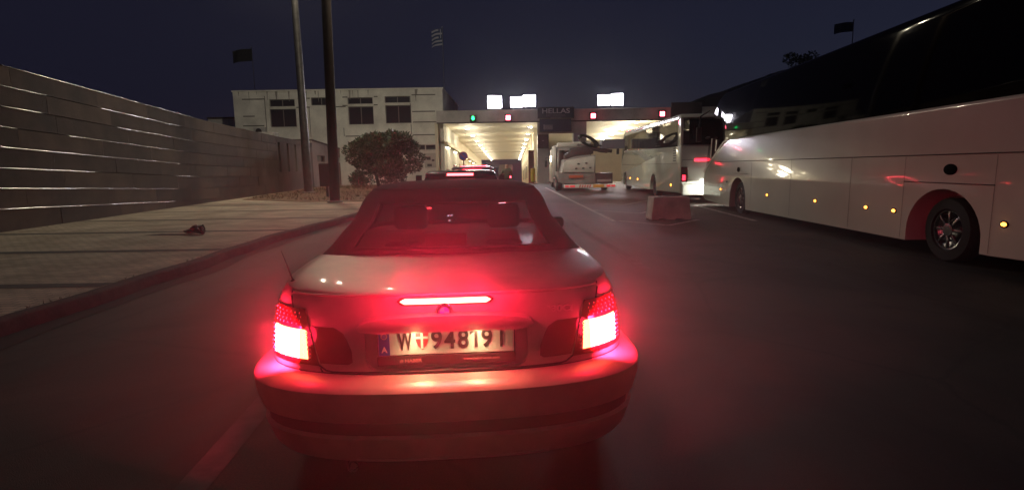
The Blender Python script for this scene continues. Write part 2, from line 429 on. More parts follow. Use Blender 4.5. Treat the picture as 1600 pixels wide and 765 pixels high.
# end posts with slots
slots = thing('slotted_wall', 'shorter wall stretch pierced by tall dark vertical slots before the low annex', 'wall', WM @ Vector((0, 23.3, 0)), YW)
s_end = 9.3
box('base_wall', m_panel, slots, -0.18, 0, 0.0, s_end, 0, 1.50)
box('coping', m_panel2, slots, -0.20, 0.02, 0.0, s_end, 3.45, 3.80)
sl = [0.55, 2.5, 4.4, 6.2, 8.2]
edges = [0.0] + [v for q in sl for v in (q - 0.22, q + 0.22)] + [s_end]
for i in range(0, len(edges), 2):
    box('pier', m_panel, slots, -0.18, -0.002, edges[i], edges[i + 1], 1.505, 3.445)
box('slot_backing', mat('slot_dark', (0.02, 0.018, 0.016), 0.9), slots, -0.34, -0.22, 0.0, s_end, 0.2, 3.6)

# low annex with slit windows
annex = thing('annex_building', 'low brown rendered annex with narrow slit windows behind the poles', 'building', WM @ Vector((-0.6, 33.0, 0)), YW)
m_ann = mat('brown_render', (0.30, 0.23, 0.20), 0.9, var=0.25, vscale=0.6, bump=0.2)
AL = 15.5
bm = NB()
prism(bm, [(0, 0), (AL, 0), (AL, 3.55), (0, 4.0)], -9, 0.5, 'X')
o = obj('wall', bm, m_ann, annex)
cb = NB()
for (a, b_) in ((1.6, 4.6), (9.3, 12.6)):
    bx(cb, 0.28, 0.8, a, b_, 2.30, 2.85)
boolean_cut(o, cb)
for p in o.data.polygons: p.use_smooth = False
for (a, b_) in ((1.6, 4.6), (9.3, 12.6)):
    box('window', m_glass_dark, annex, 0.285, 0.30, a + .01, b_ - .01, 2.31, 2.84)
bm = NB(); prism(bm, [(-0.05, 4.02), (AL + 0.05, 3.57), (AL + 0.05, 3.67), (-0.05, 4.12)], -9.05, 0.56, 'X'); obj('roof', bm, m_panel2, annex)

# ------------------------------------------------------------------ two storey building
YB = 57.0
m_fac = mat('white_painted_concrete', (0.76, 0.74, 0.64), 0.85, var=0.28, vscale=0.5, bump=0.15, bscale=6)
m_joint = mat('dark_panel_joint', (0.13, 0.12, 0.10), 0.9, var=0.5, vscale=3)
def bX(px): return D(px, 200, YB).x
def bZ(px, py): return D(px, py, YB).z
bl, brr = bX(368), bX(693)
zt = 9.55
build = thing('office_building', 'pale two storey flat roofed office building with dark windows', 'building', ((bl + brr) / 2, YB, 0))
ox = (bl + brr) / 2
cols = [(423, 461, 162, 198, 157), (485, 519, 170, 171, 153), (546, 583, 165, 195, 151), (603, 641, 163, 193, 150)]
bm = NB(); bx(bm, bl - ox, brr - ox, 0, 16, -1.5, zt); o = obj('wall', bm, m_fac, build)
cb = NB(); wins = []
def wrect(x0, y0, x1, y1):
    a = D(x0, y1, YB); b_ = D(x1, y0, YB); return (a.x - ox, b_.x - ox, a.z, b_.z)
for r in ((421, 155, 460, 167), (423, 170, 462, 199), (486, 152, 517, 165), (543, 152, 582, 163), (545, 166, 583, 195), (601, 150, 640, 161), (603, 164, 642, 193), (654, 226, 664, 234), (665, 226, 685, 234)):
    x0, x1, z0, z1 = wrect(*r); wins.append((x0, x1, z0, z1)); bx(cb, x0, x1, -0.5, 0.35, z0, z1)
for r in ((120, 1),):
    pass
boolean_cut(o, cb)
for p in o.data.polygons: p.use_smooth = False
m_wframe = mat('grey_window_frame', (0.16, 0.15, 0.13), 0.6)
m_pane = mat('window_pane_night', (0.03, 0.028, 0.035), 0.08)
for x0, x1, z0, z1 in wins:
    bm = NB(); t_ = 0.07
    bx(bm, x0, x1, 0.16, 0.24, z0, z0 + t_); bx(bm, x0, x1, 0.16, 0.24, z1 - t_, z1)
    bx(bm, x0, x0 + t_, 0.161, 0.239, z0 + t_, z1 - t_); bx(bm, x1 - t_, x1, 0.161, 0.239, z0 + t_, z1 - t_)
    if z1 - z0 > 0.9 or x1 - x0 > 2: bx(bm, (x0 + x1) / 2 - .04, (x0 + x1) / 2 + .04, 0.165, 0.235, z0 + t_, z1 - t_)
    wo_ = obj('window', bm, m_wframe, build)
    box('pane', m_pane, wo_, x0 + t_, x1 - t_, 0.20, 0.215, z0 + t_, z1 - t_)
    box('sill', m_fac, wo_, x0 - .1, x1 + .1, -0.09, 0.155, z0 - .09, z0 - .003)
box('parapet_cap', m_fac, build, bl - ox - .08, brr - ox + .08, -.1, 16.1, zt + .002, zt + .14)
# dark strips along the joints of the precast panels
bm = NB()
for (x0, x1, y) in ((378, 413, 155.5), (380, 398, 182), (380, 413, 197), (643, 680, 148.5), (644, 680, 174.5), (645, 682, 191), (465, 484, 154), (463, 484, 168), (535, 543, 152), (535, 543, 165), (584, 590, 151), (584, 590, 164), (520, 540, 167), (540, 600, 213), (645, 685, 211)):
    a = D(x0, y, YB); b_ = D(x1, y, YB); bx(bm, a.x - ox, b_.x - ox, -0.015, 0.01, a.z - 0.05, a.z + 0.05)
for (x, y0, y1) in ((418, 150, 215), (643, 150, 210), (538, 200, 213), (486, 168, 215), (480, 150, 215)):
    a = D(x, y1, YB); b_ = D(x, y0, YB); bx(bm, a.x - ox - .03, a.x - ox + .03, -0.012, 0.01, a.z, b_.z)
obj('panel_joints', bm, m_joint, build)
bm = NB()
for i in range(20):
    x = random.uniform(bl - ox + .3, brr - ox - .3); wd = random.uniform(.04, .3); h = random.uniform(.25, 1.3)
    va = [bm.verts.new(p) for p in ((x, -0.006, zt), (x + wd, -0.006, zt), (x + wd * .6, -0.006, zt - h), (x + wd * .3, -0.006, zt - h * .9))]; bm.faces.new(va)
obj('roof_edge_stains', bm, mat('old_rain_streak', (0.34, 0.32, 0.27), 0.9, var=0.4, vscale=2), build)
# ground floor door area near the canopy
dr = thing('notice_board', 'small pale board with dark patches on the office wall beside the canopy', 'notice board', D(675, 245, YB - .05))
o_ = dr.location
a = D(664, 262, YB) - o_; b_ = D(684, 239, YB) - o_
box('board', mat('pale_board', (.45, .42, .36), .7), dr, a.x, b_.x, -.05, .02, a.z, b_.z)
for (x0, y0, x1, y1) in ((667, 245, 673, 250), (675, 249, 679, 252), (668, 256, 675, 260)):
    p = D(x0, y1, YB) - o_; q = D(x1, y0, YB) - o_; box('poster', mat('dark_poster', (.05, .03, .03), .7), dr, p.x, q.x, -.06, -.052, p.z, q.z)
acn = thing('air_conditioner', 'small air conditioner unit on the office wall above the slotted wall', 'air conditioner', D(409, 206, YB))
box('casing', mat('ac_casing', (.42, .41, .38), .6), acn, -.62, .55, -.45, -.02, -.45, .4, bev=.04)
bm = NB(); lathe(bm, [(0, 0), (.3, 0), (.32, .02), (.32, .05)], 20, Matrix.Translation((-.1, -.455, 0)) @ Matrix.Rotation(PI / 2, 4, 'X')); obj('fan_grille', bm, m_black, acn)
tank = thing('roof_tank', 'small grey box standing on top of the annex roof', 'tank', WM @ Vector((-4, 34, 4.0)))
box('casing', m_concrete, tank, -.9, .9, -.6, .6, 0.1, .75, bev=.08)
# far-left lower wing behind the wall
wing = thing('rear_wing', 'low pale wing at the left end of the office building', 'building', D(350, 190, 64))
a = D(325, 186, 64) - wing.location; b_ = D(372, 186, 64) - wing.location
box('wall', m_fac, wing, a.x, b_.x, 0, 8, -8, a.z)
box('roof', m_panel2, wing, a.x - .1, b_.x + .05, -.1, 8.1, a.z + .002, a.z + .18)

# ------------------------------------------------------------------ customs canopy
YC = 56.0
canopy = thing('customs_canopy', 'wide flat customs canopy with two lit drive through bays', 'building', (0, YC, 0))
m_fascia = mat('pale_fascia_concrete', (0.50, 0.47, 0.43), 0.8, var=0.3, vscale=0.6)
m_ceil = mat('cream_ceiling_panels', (0.74, 0.68, 0.52), 0.6, var=0.08, vscale=0.6)
m_cream = mat('cream_painted_wall', (0.72, 0.64, 0.46), 0.65, var=0.1, vscale=0.8)
def cz(y): return 1.58 + 6.05 - 0.0335 * (y - 0)   # ceiling height at world y (local adds YC)
def ceilz(Y): return CAMH + (288.0 - 261.0) * -Y / 850.0 + 6.32
XL, XM, XM2, XR = -7.35, 2.75, 7.7, 24.0
YE = 138.0
def slab(name, x0, x1, y0, y1, t, m, par=canopy, dz=0.0):
    bm = NB()
    for x in (x0, x1): pass
    A = [(x0, y0 - YC, ceilz(y0) + dz), (x1, y0 - YC, ceilz(y0) + dz), (x1, y1 - YC, ceilz(y1) + dz), (x0, y1 - YC, ceilz(y1) + dz)]
    va = [bm.verts.new(p) for p in A]; vb = [bm.verts.new((p[0], p[1], p[2] + t)) for p in A]
    bm.faces.new(va); bm.faces.new(vb[::-1])
    for i in range(4): bm.faces.new((va[i], vb[i], vb[(i + 1) % 4], va[(i + 1) % 4]))
    return obj(name, bm, m, par)
slab('ceiling', XL, XR, YC + .35, YE, 0.25, m_ceil)
slab('roof', XL - .1, XR + .3, YC + .36, YE, 0.3, m_fascia, dz=0.9)
zf = ceilz(YC)
box('fascia', m_fascia, canopy, XL - .05, XR + .3, 0, 0.34, zf - 0.05, zf + 1.12)
box('fascia_drip_edge', m_dark_metal, canopy, XL - .05, XR + .3, -0.03, -0.002, zf - 0.12, zf - 0.0)
# walls between bays
def wallseg(name, x0, x1, y0, y1, z0, m):
    bm = NB()
    vs = []
    for y in (y0, y1):
        for x in (x0, x1):
            for z in (gz(y) + z0 - 1.5 * (z0 == 0), ceilz(y) - .003): vs.append(bm.verts.new((x, y - YC, z)))
    for f in ((0, 1, 3, 2), (4, 6, 7, 5), (0, 4, 5, 1), (2, 3, 7, 6), (0, 2, 6, 4), (1, 5, 7, 3)): bm.faces.new([vs[i] for i in f])
    return obj(name, bm, m, canopy)
wallseg('side_wall', XL - .3, XL, YC + .35, YE, 0, m_cream)
wallseg('dividing_wall', XM, XM + .3, YC + 8, YE, 0, m_cream)
wallseg('side_wall', XR, XR + .3, YC + .35, YE, 0, m_cream)
wallseg('rear_wall', XM2, XR, 100, 100.3, 0, m_cream)
wallseg('column', XM, XM + 1.15, YC + .01, YC + 1.2, 0, mat('white_tiled_column', (0.6, 0.6, 0.58), 0.4, var=.15))
wallseg('column', XM2 - 1.3, XM2, YC + .02, YC + 1.2, 0, mat('mauve_painted_column', (0.36, 0.33, 0.40), 0.6, var=.15))
wallseg('column', 17.2, 18.0, YC + .02, YC + 1.0, 0, m_fascia)
box('sign_beam', m_fascia, canopy, XM, XM2 + .01, -.01, .3, zf - 1.25, zf - .13)
# ceiling seams
bm = NB()
for Y in (107,):
    A = [(XL, Y - YC, ceilz(Y) - .05), (XR, Y - YC, ceilz(Y) - .05), (XR, Y + .12 - YC, ceilz(Y + .12) - .05), (XL, Y + .12 - YC, ceilz(Y + .12) - .05)]
    va = [bm.verts.new(p) for p in A]; vb = [bm.verts.new((p[0], p[1], p[2] + .04)) for p in A]
    bm.faces.new(va); bm.faces.new(vb[::-1])
    for i in range(4): bm.faces.new((va[i], vb[i], vb[(i + 1) % 4], va[(i + 1) % 4]))
obj('ceiling_joints', bm, mat('ceiling_joint', (.3, .25, .17), .8), canopy)
# left tunnel wall: lit strip, doors and windows
m_tube = mat('fluorescent_tube', (.9, .9, .8), .4, emit=(1.0, .86, .55), estr=14.0)
m_brown = mat('brown_door', (.16, .08, .05), .6)
for i in range(7):
    y0 = 59 + i * 9.0; zb = gz(y0)
    f_ = box('door' if i % 2 else 'window', m_brown if i % 2 == 0 else m_pane, canopy, XL + .002, XL + .08, y0 - YC, y0 + 2.2 - YC, zb + (0 if i % 2 else 0.9), zb + 2.9)
for i in range(5):
    y0 = 66 + i * 13
    box('window', m_pane, canopy, XM - .06, XM - .002, y0 - YC, y0 + 2.0 - YC, gz(y0) + .9, gz(y0) + 3.0)
bm = NB(); 
A = [(XL + .01, 1, 4.1), (XL + .9, 1, 4.0), (XL + .9, 50, 4.0 - 1.65), (XL + .01, 50, 4.1 - 1.65)]
va = [bm.verts.new(p) for p in A]; vb = [bm.verts.new((p[0], p[1], p[2] + .25)) for p in A]
bm.faces.new(va); bm.faces.new(vb[::-1])
for i in range(4): bm.faces.new((va[i], vb[i], vb[(i + 1) % 4], va[(i + 1) % 4]))
obj('awning', bm, mat('cream_awning', (.6, .5, .33), .7), canopy)
for i in range(6):
    y0 = 4 + i * 8; z = 3.86 - .0335 * y0
    tb = thing('tube_light', '%s lit tube light from the entrance on the left wall of the bay' % ('first second third fourth fifth sixth'.split()[i]), 'tube light', (XL + .55, YC + y0, z), 0, 'tube lights above the left awning')
    box('tube', m_tube, tb, -.06, .06, -1.5, 1.5, -.03, .06, bev=.02); box('fitting', m_white_paint, tb, -.1, .1, -1.6, 1.6, .07, .14)
# night beyond the tunnel end
# kiosk between bays
kiosk = thing('passport_booth', 'dark glazed passport booth standing between the two columns', 'booth', (5.1, YC + 2.2, gz(58)))
box('cabin', mat('booth_panel', (.12, .07, .06), .5), kiosk, -1.15, 1.1, 0, 3.5, 0, 1.1, bev=.03)
box('window', m_pane, kiosk, -1.1, 1.05, .05, 3.4, 1.11, 2.6)
box('roof', m_dark_metal, kiosk, -1.3, 1.25, -.2, 3.7, 2.61, 2.85)
door = thing('red_brown_door', 'tall red brown door leaf left of the white column', 'door', (2.15, YC + 1.6, gz(57.6)))
box('leaf', mat('red_brown_paint', (.12, .035, .03), .5), door, -.3, .3, 0, .12, 0, 3.4); box('handle', m_chrome, door, .14, .2, -.05, -.001, 1.5, 1.8)
pst = thing('yellow_bollard', 'yellow bollard at the foot of the white column', 'bollard', (2.25, YC - .2, 0))
bm = NB(); lathe(bm, [(0, 0), (.24, 0), (.24, 1.3), (.2, 1.42), (0, 1.45)], 18); obj('post', bm, mat('yellow_paint', (.75, .55, .03), .5), pst, 40)
bm = NB(); lathe(bm, [(.28, 0), (.28, .06), (.24, .08)], 18); obj('base', bm, m_dark_metal, pst, 40)

# ceiling lamps
m_lampglow = mat('lit_lamp_lens', (.9, .9, .8), .4, emit=(1.0, .90, .66), estr=60.0)
ords = 'first second third fourth fifth sixth seventh eighth ninth tenth eleventh'.split()
def ceiling_lamp(x, y, label, group, power):
    t_ = thing('ceiling_lamp', label, 'ceiling lamp', (x, y, ceilz(y)), 0, group)
    bm = NB(); lathe(bm, [(0, -.02), (.27, -.02), (.3, -.05), (.30, -.10), (.26, -.11)], 14); obj('housing', bm, m_white_paint, t_, 40)
    bm = NB(); lathe(bm, [(0, -.20), (.12, -.185), (.20, -.14), (.24, -.105)], 14); obj('lens', bm, m_lampglow, t_, 40)
    if power: light('POINT', (0, 0, -1.6), power * .95, (1.0, .88, .66), t_, radius=.5)
for i in range(10):
    y = 61.5 + 8.3 * i
    ceiling_lamp(-4.75, y, '%s lamp from the entrance in the left ceiling row of the left bay' % ords[i], 'ceiling lamps of the left bay', 300)
    ceiling_lamp(2.2, y - 1.0, '%s lamp from the entrance in the right ceiling row of the left bay' % ords[i], 'ceiling lamps of the left bay', 130)
for i in range(4):
    ceiling_lamp(13.1, 57.6 + 7 * i, '%s lamp from the front in the ceiling of the right bay' % ords[i], 'ceiling lamps of the right bay', 800)

# signal lights
m_green = mat('lit_green_lens', (.02, .4, .1), .3, emit=(.02, 1.0, .22), estr=7.0)
m_redsig = mat('lit_red_signal', (.4, .01, .02), .3, emit=(1.0, .10, .16), estr=22.0)
def signal(px, py, r, m, label, arrow=False, Y=YC - .35):
    p = D(px, py, Y)
    t_ = thing('lane_signal', label, 'traffic signal', p, 0, 'lane signals on the canopy fascia')
    box('housing', m_black, t_, -r - .12, r + .12, .02, .3, -r - .12, r + .12, bev=.03)
    bm = NB()
    if arrow:
        prism(bm, [(-r, 0), (0, -r), (r, 0), (.1, 0), (.1, r), (-.1, r), (-.1, 0)], -.01, .018, 'Y')
    else: bx(bm, -r, r, -.01, .018, -r, r, bev=.008)
    obj('lens', bm, m, t_)
    if not arrow: light('POINT', (0, -.5, 0), 10, (1, .05, .1), t_, radius=.1)
    return t_
signal(739, 185, .2, m_green, 'green arrow lane signal on the left bay fascia', True)
signal(794, 184, .22, m_redsig, 'red lane signal on the fascia below the double white panel')
signal(927, 181, .22, m_redsig, 'red lane signal left of the coach on the right bay fascia')
signal(1035, 178, .22, m_redsig, 'red lane signal above the roof of the far coach')
signal(1068, 190, .16, m_redsig, 'small red lamp behind the rear roof corner of the far coach')
signal(1089, 183, .2, m_green, 'green signal added for the reflection in the top front glass of the near coach', True)  # glowing arrow stands in for a green reflection in the coach glass

# bright lit panels on the roof
m_panelglow = mat('lit_white_panel', (.9, .9, .9), .5, emit=(0.93, 0.88, 1.0), estr=75.0)
def roof_panel(x0, y0, x1, y1, label, Y=YC + .6):
    p = D((x0 + x1) / 2, y1, Y); a = D(x0, y1, Y) - p; b_ = D(x1, y0, Y) - p
    t_ = thing('floodlight_panel', label, 'floodlight', p, 0, 'bright panels on the canopy roof')
    box('housing', m_dark_metal, t_, a.x, b_.x, .0, .22, a.z, b_.z, bev=.03)
    box('lit_face', m_panelglow, t_, a.x + .04, b_.x - .04, -.04, -.003, a.z + .04, b_.z - .04)
    bm = NB(); zr = zf + 1.0 - p.z
    bm.free()
    for x in (a.x * .6, b_.x * .6):
        bm = NB(); tube(bm, [(x, .1, zr), (x, .1, a.z + .1)], .05, 8); obj('stand', bm, m_dark_metal, t_)
roof_panel(762, 149.5, 784, 169.5, 'single square bright white panel on the roof above the left bay')
roof_panel(797.5, 151, 817, 168, 'smaller left half of the bright double panel above the left bay')
roof_panel(817.5, 148, 837, 167, 'taller right half of the bright double panel above the left bay')
roof_panel(934, 148, 954, 165, 'left half of the bright double panel above the right bay')
roof_panel(954.5, 146, 974, 165, 'right half of the bright double panel above the right bay')
dkb = thing('blank_signboard', 'dark blank signboard on the fascia above the far coach', 'signboard', D(1073, 175, YC - .2))
box('board', mat('black_board', (.015, .012, .014), .6), dkb, -1.5, 1.5, -.02, .1, -.9, .9); box('frame', m_dark_metal, dkb, -1.56, 1.56, .101, .18, -.96, .96)

# border signs
m_signblue = mat('navy_sign_face', (0.012, 0.012, 0.04), 0.45)
m_signtext = mat('grey_raised_letters', (0.42, 0.38, 0.44), 0.5)
def sign(px0, py0, px1, py1, label, name, mface, Y=YC - .5, cat='sign'):
    p = D((px0 + px1) / 2, (py0 + py1) / 2, Y); a = D(px0, py1, Y) - p; b_ = D(px1, py0, Y) - p
    t_ = thing(name, label, cat, p)
    box('panel', mface, t_, a.x, b_.x, 0, .1, a.z, b_.z)
    bm = NB(); tk = .06
    bx(bm, a.x - tk, b_.x + tk, -.01, .12, b_.z, b_.z + tk); bx(bm, a.x - tk, b_.x + tk, -.01, .12, a.z - tk, a.z)
    bx(bm, a.x - tk, a.x, -.009, .119, a.z, b_.z); bx(bm, b_.x, b_.x + tk, -.009, .119, a.z, b_.z)
    obj('frame', bm, m_dark_metal, t_)
    return t_, a, b_
s1, a, b_ = sign(841, 168, 896, 184.5, 'navy board reading HELLAS in large raised capitals', 'border_sign', m_signblue)
text_obj('lettering', 'HELLAS', .66, m_signtext, s1, Matrix.Translation((0, -.012, b_.z - .33)) @ FACE, .012, sx=1.28)
text_obj('lettering', 'EXIT CONTROL', .27, mat('dim_letters', (.16, .14, .18), .6), s1, Matrix.Translation((0, -.012, b_.z - .74)) @ FACE, .004)
text_obj('lettering', 'WELCOME', .22, mat('dim_letters', (.16, .14, .18), .6), s1, Matrix.Translation((0, -.012, b_.z - .98)) @ FACE, .004)
s2, a, b_ = sign(844, 186, 892, 205.5, 'blue board with a small striped flag on the canopy beam', 'border_sign', mat('blue_sign_face', (0.015, 0.018, 0.075), 0.4))
bm = NB()
for i in range(4): bx(bm, a.x + .35, a.x + 1.25, -.02, -.002, a.z + .2 + i * .12, a.z + .25 + i * .12)
bx(bm, a.x + .35, a.x + .42, -.021, -.003, a.z + .2, a.z + .68)
obj('flag_emblem', bm, m_signtext, s2)
s3, a, b_ = sign(841, 211, 856, 231, 'small dark square sign on the white column', 'border_sign', mat('dull_sign_face', (0.03, 0.02, 0.04), 0.5))
box('emblem', m_signtext, s3, -.1, .1, -.02, -.002, .05, .1)

# no parking sign
ns = thing('no_parking_sign', 'round blue no parking sign on a post at the entrance of the left bay', 'road sign', (D(724, 244, 40).x, 40, 0))
z0 = D(724, 244, 40).z
bm = NB(); tube(bm, [(0, .06, 0), (0, .06, z0 + .2)], .05, 8); obj('post', bm, m_steel, ns)
bm = NB(); lathe(bm, [(0, 0), (.25, 0), (.25, .02), (0, .02)], 28, Matrix.Translation((0, 0, z0)) @ Matrix.Rotation(PI / 2, 4, 'X')); obj('face', bm, mat('sign_blue', (.04, .06, .28), .4), ns)
bm = NB(); lathe(bm, [(.25, -.005), (.32, -.005), (.32, .025), (.25, .025), (.25, -.005)], 28, Matrix.Translation((0, 0, z0)) @ Matrix.Rotation(PI / 2, 4, 'X')); obj('red_ring', bm, mat('sign_red', (.30, .03, .06), .4), ns)
bm = NB(); bx(bm, -.25, .25, -.028, -.022, -.035, .035, M=Matrix.Translation((0, 0, z0)) @ Matrix.Rotation(R(45), 4, 'Y')); obj('diagonal_bar', bm, MATS['sign_red'], ns)

# ------------------------------------------------------------------ hill
bm = NB()
def hill_h(x, y):
    r = max(0.0, min(1.0, (x - 24.4) / 3.0)); r = r * r * (3 - 2 * r)
    top = min(42, .317 * x + .019 * min(y, 110) + .2 + .5 * math.sin(x * .31 + y * .07) + .35 * math.sin(x * .83 + 1.3 * math.sin(y * .2)))
    return -1.5 + (top + 1.5) * r
hx = [12 + 2.2 * i for i in range(70)]; hy = [30 + 7 * i for i in range(40)]
hv = [[bm.verts.new((x, y, hill_h(x, y) * (min(1, max(0, (y - 34) / 14.0))) - .3 + random.uniform(-.2, .2))) for x in hx] for y in hy]
for a_, b2 in zip(hv, hv[1:]):
    for i in range(len(hx) - 1): bm.faces.new((a_[i], a_[i + 1], b2[i + 1], b2[i]))
m_hill = mat('dark_scrub_hillside', (0.014, 0.012, 0.009), 0.95, var=.5, vscale=.2)
tag(obj('hill', bm, m_hill, smooth=80), 'dark scrub covered hillside rising behind the coaches', None, None, 'structure')

# ------------------------------------------------------------------ thin haze added to give the lamps halos
bm = NB(); bx(bm, -122, 172, -62, 332, -12, 60)
hz = obj('haze', bm, None)
mh = bpy.data.materials.new('halo_haze'); mh.use_nodes = True; t = mh.node_tree; t.nodes.clear()
pv = t.nodes.new('ShaderNodeVolumePrincipled'); oo = t.nodes.new('ShaderNodeOutputMaterial'); t.links.new(pv.outputs[0], oo.inputs['Volume'])
pv.inputs['Color'].default_value = (.9, .9, .9, 1); pv.inputs['Density'].default_value = HAZE_DENSITY; pv.inputs['Anisotropy'].default_value = HAZE_ANISO
hz.data.materials.clear(); hz.data.materials.append(mh); tag(hz, 'thin haze added over the whole place to give the lamps halos', None, None, 'stuff')
hz.hide_render = HAZE_DENSITY <= 0

# ------------------------------------------------------------------ wheels
def wheel(par, x, y, r, wd, m_r, side=-1, name='wheel', spokes=8, hub=0.62):
    """side -1: outer face towards -X"""
    o = bpy.data.objects.new(name, None); link(o, par); o.location = (x, y, r)
    M = Matrix.Rotation(PI / 2 * side, 4, 'Y')
    bm = NB(); lathe(bm, [(r * hub, -wd), (r * .93, -wd), (r, -wd * .85), (r, -wd * .12), (r * .95, 0), (r * .66, .01), (r * hub, -.02)], 36, M); obj('tyre', bm, m_rubber, o, 40)
    bm = NB(); lathe(bm, [(r * hub, -.015), (r * hub * .94, -.02), (r * hub * .90, -.06), (r * .30, -.10 * (wd / .25)), (r * .22, -.05), (r * .2, -.01), (0, 0)], 36, M)
    for k in range(spokes):
        a = 2 * PI * k / spokes
        bx(bm, -.012 * r / .3, .012 * r / .3, r * .18, r * hub * .93, -.055, -.02, bev=.006, M=M @ Matrix.Rotation(a, 4, 'Z'))
    obj('rim', bm, m_r, o, 35)
    return o

# ------------------------------------------------------------------ near and far coaches
m_bus = mat('glossy_white_coach_paint', (0.72, 0.76, 0.64), 0.22, var=0.08, vscale=0.8, coat=1.0)
m_seam = mat('panel_seam', (.03, .03, .028), .7)
m_busglass = mat('tinted_coach_glass', (0.003, 0.003, 0.004), 0.05, spec=0.2)
m_cavity = mat('wheel_arch_lining', (.008, .008, .008), .9)
Y1 = -R(3.0)
W = 2.55
busA = thing('coach', 'long white coach nearest the camera with black upper windows and amber side lamps', 'coach', (6.72, 8.36, 0), Y1, 'white coaches in the queue')
bm = NB()
prism(bm, [(-3.35, .30), (-3.40, 1.4), (-3.35, 2.44), (9.95, 2.40), (10.5, 2.30), (11.3, 1.95), (12.1, 1.56), (12.60, 1.30), (12.70, .9), (12.66, .35), (12.5, .22), (10.0, .17), (-.9, .25)], 0, W, 'X', bev=.07, seg=3)
o = obj('body_shell', bm, m_bus, busA, 35)
cb = NB()
for y in (0.12, 9.0):
    prism(cb, [(y + .80 * math.cos(a) * (1.0 if y < 5 else .88), .42 + .72 * math.sin(a)) for a in [PI * k / 20 for k in range(21)]] + [(y - .8, -.5), (y + .8, -.5)], -.3, .55, 'X')
boolean_cut(o, cb)
bm = NB()
for y in (0.12, 9.0): bx(bm, .552, .60, y - .8, y + .8, .2, 1.15)
obj('arch_lining', bm, m_cavity, busA)
bm = NB()
prism(bm, [(-3.28, 2.30), (-3.2, 3.8), (-3.0, 3.97), (10.7, 3.94), (11.25, 3.80), (11.8, 3.35), (12.2, 2.5), (12.60, 1.32), (12.4, 1.30), (10.0, 2.2)], .035, W - .035, 'X', bev=.06, seg=3)
obj('upper_glazing', bm, m_busglass, busA, 40)
# seams
def seam(par, pts, r=.006, x=-.004, name='panel_seam'):
    bm = NB(); tube(bm, [(x, a, b) for a, b in pts], r, 6); return obj(name, bm, m_seam, par)
seam(busA, [(-3.3, 1.675), (11.35, 1.65)], .009)
for s in (-.83, 1.06, 2.69, 5.34, 7.9): seam(busA, [(s, .27), (s, 1.65)], .0016, name='locker_seam')
seam(busA, [(-.83, 1.23), (1.06, 1.23)], .008, name='flap_seam')
seam(busA, [(8.2, 1.27), (9.4, 1.27)], .006, name='flap_seam')
bm = NB(); prism(bm, [(10.0, 2.37), (10.55, 2.26), (11.3, 1.91), (12.1, 1.52), (12.62, 1.26), (12.62, 1.33), (12.1, 1.59), (11.3, 1.98), (10.5, 2.34)], -.012, .02, 'X'); obj('window_trim', bm, mat('pale_trim', (.75, .72, .66), .3), busA)
# driver window area lighter posts
for (a, b_, z0, z1) in ((11.9, 12.02, 1.75, 2.5), (11.35, 11.5, 2.02, 2.42)):
    bm = NB(); prism(bm, [(a, z0), (b_, z0), (b_ - .1, z1), (a - .1, z1)], .02, .034, 'X'); obj('window_post', bm, mat('pale_trim', (.75, .72, .66), .3), busA)
def oval(par, y, z, ry, rz_, m, name, x=-.02):
    bm = NB(); lathe(bm, [(0, 0), (.8, 0), (1, -.012), (1, -.03)], 20, Matrix.Translation((x, y, z)) @ Matrix.Rotation(-PI / 2, 4, 'Y') @ Matrix.Diagonal((rz_, ry, 1, 1))); return obj(name, bm, m, par, 40)
m_matte = mat('matte_black', (.006, .006, .006), .9, spec=.1)
oval(busA, .02, 1.44, .14, .085, m_matte, 'fuel_cap'); oval(busA, 8.98, 1.39, .12, .075, m_matte, 'fuel_cap')
oval(busA, 10.0, .98, .05, .03, m_black, 'side_camera'); oval(busA, 12.3, 2.55, .3, .04, m_black, 'side_handle')
for s, on in ((10.6, 1), (6.7, 1), (4.05, 1), (2.1, 1), (-1.05, 1), (1.27, 1)):  # last entry is a reflection, added here as a lit marker
    o_ = oval(busA, s, .71, .085 if s < 10 else .06, .055, m_black, 'marker_housing', x=-.008)
    oval(o_, s, .71, .045, .028, m_amber, 'amber_lens', x=-.02)
for y in (0.12, 9.0):
    wheel(busA, .10, y, .50, .30, mat('chromed_wheel_cover', (.35, .34, .34), .22, 1.0), -1)
    wheel(busA, W - .10, y, .50, .30, MATS['chromed_wheel_cover'], 1)
# front of near coach
box('bumper', m_bus, busA, .15, W - .15, 12.60, 12.75, .25, .55, bev=.04)
m_headlamp = mat('lit_headlamp', (.9, .9, .9), .2, emit=(1.0, .95, .88), estr=40.0)
for x in (.32, W - .32):
    bm = NB(); lathe(bm, [(0, .03), (.09, .03), (.11, 0)], 20, Matrix.Translation((x, 12.70, .78)) @ Matrix.Rotation(-PI / 2, 4, 'X')); obj('headlamp', bm, m_headlamp, busA, 40)
    light('POINT', (x, 12.86, .72), 90, (1, .96, .9), busA, radius=.012)
box('beam_blocker', m_black, busA, .12, W - .12, 12.70, 12.98, .752, .765)  # unseen lip added to cut the headlamp beam off above the far bumper
bm = NB(); tube(bm, [(-.02, 12.1, 3.5), (-.22, 12.5, 3.35), (-.25, 12.6, 2.95)], .03, 8); bx(bm, -.34, -.16, 12.5, 12.66, 2.4, 2.95, bev=.03); obj('mirror', bm, m_black, busA, 40)
bm = NB(); bx(bm, .3, W - .3, -3.47, -3.385, .45, .75, bev=.02); obj('rear_plate_panel', bm, m_black, busA)

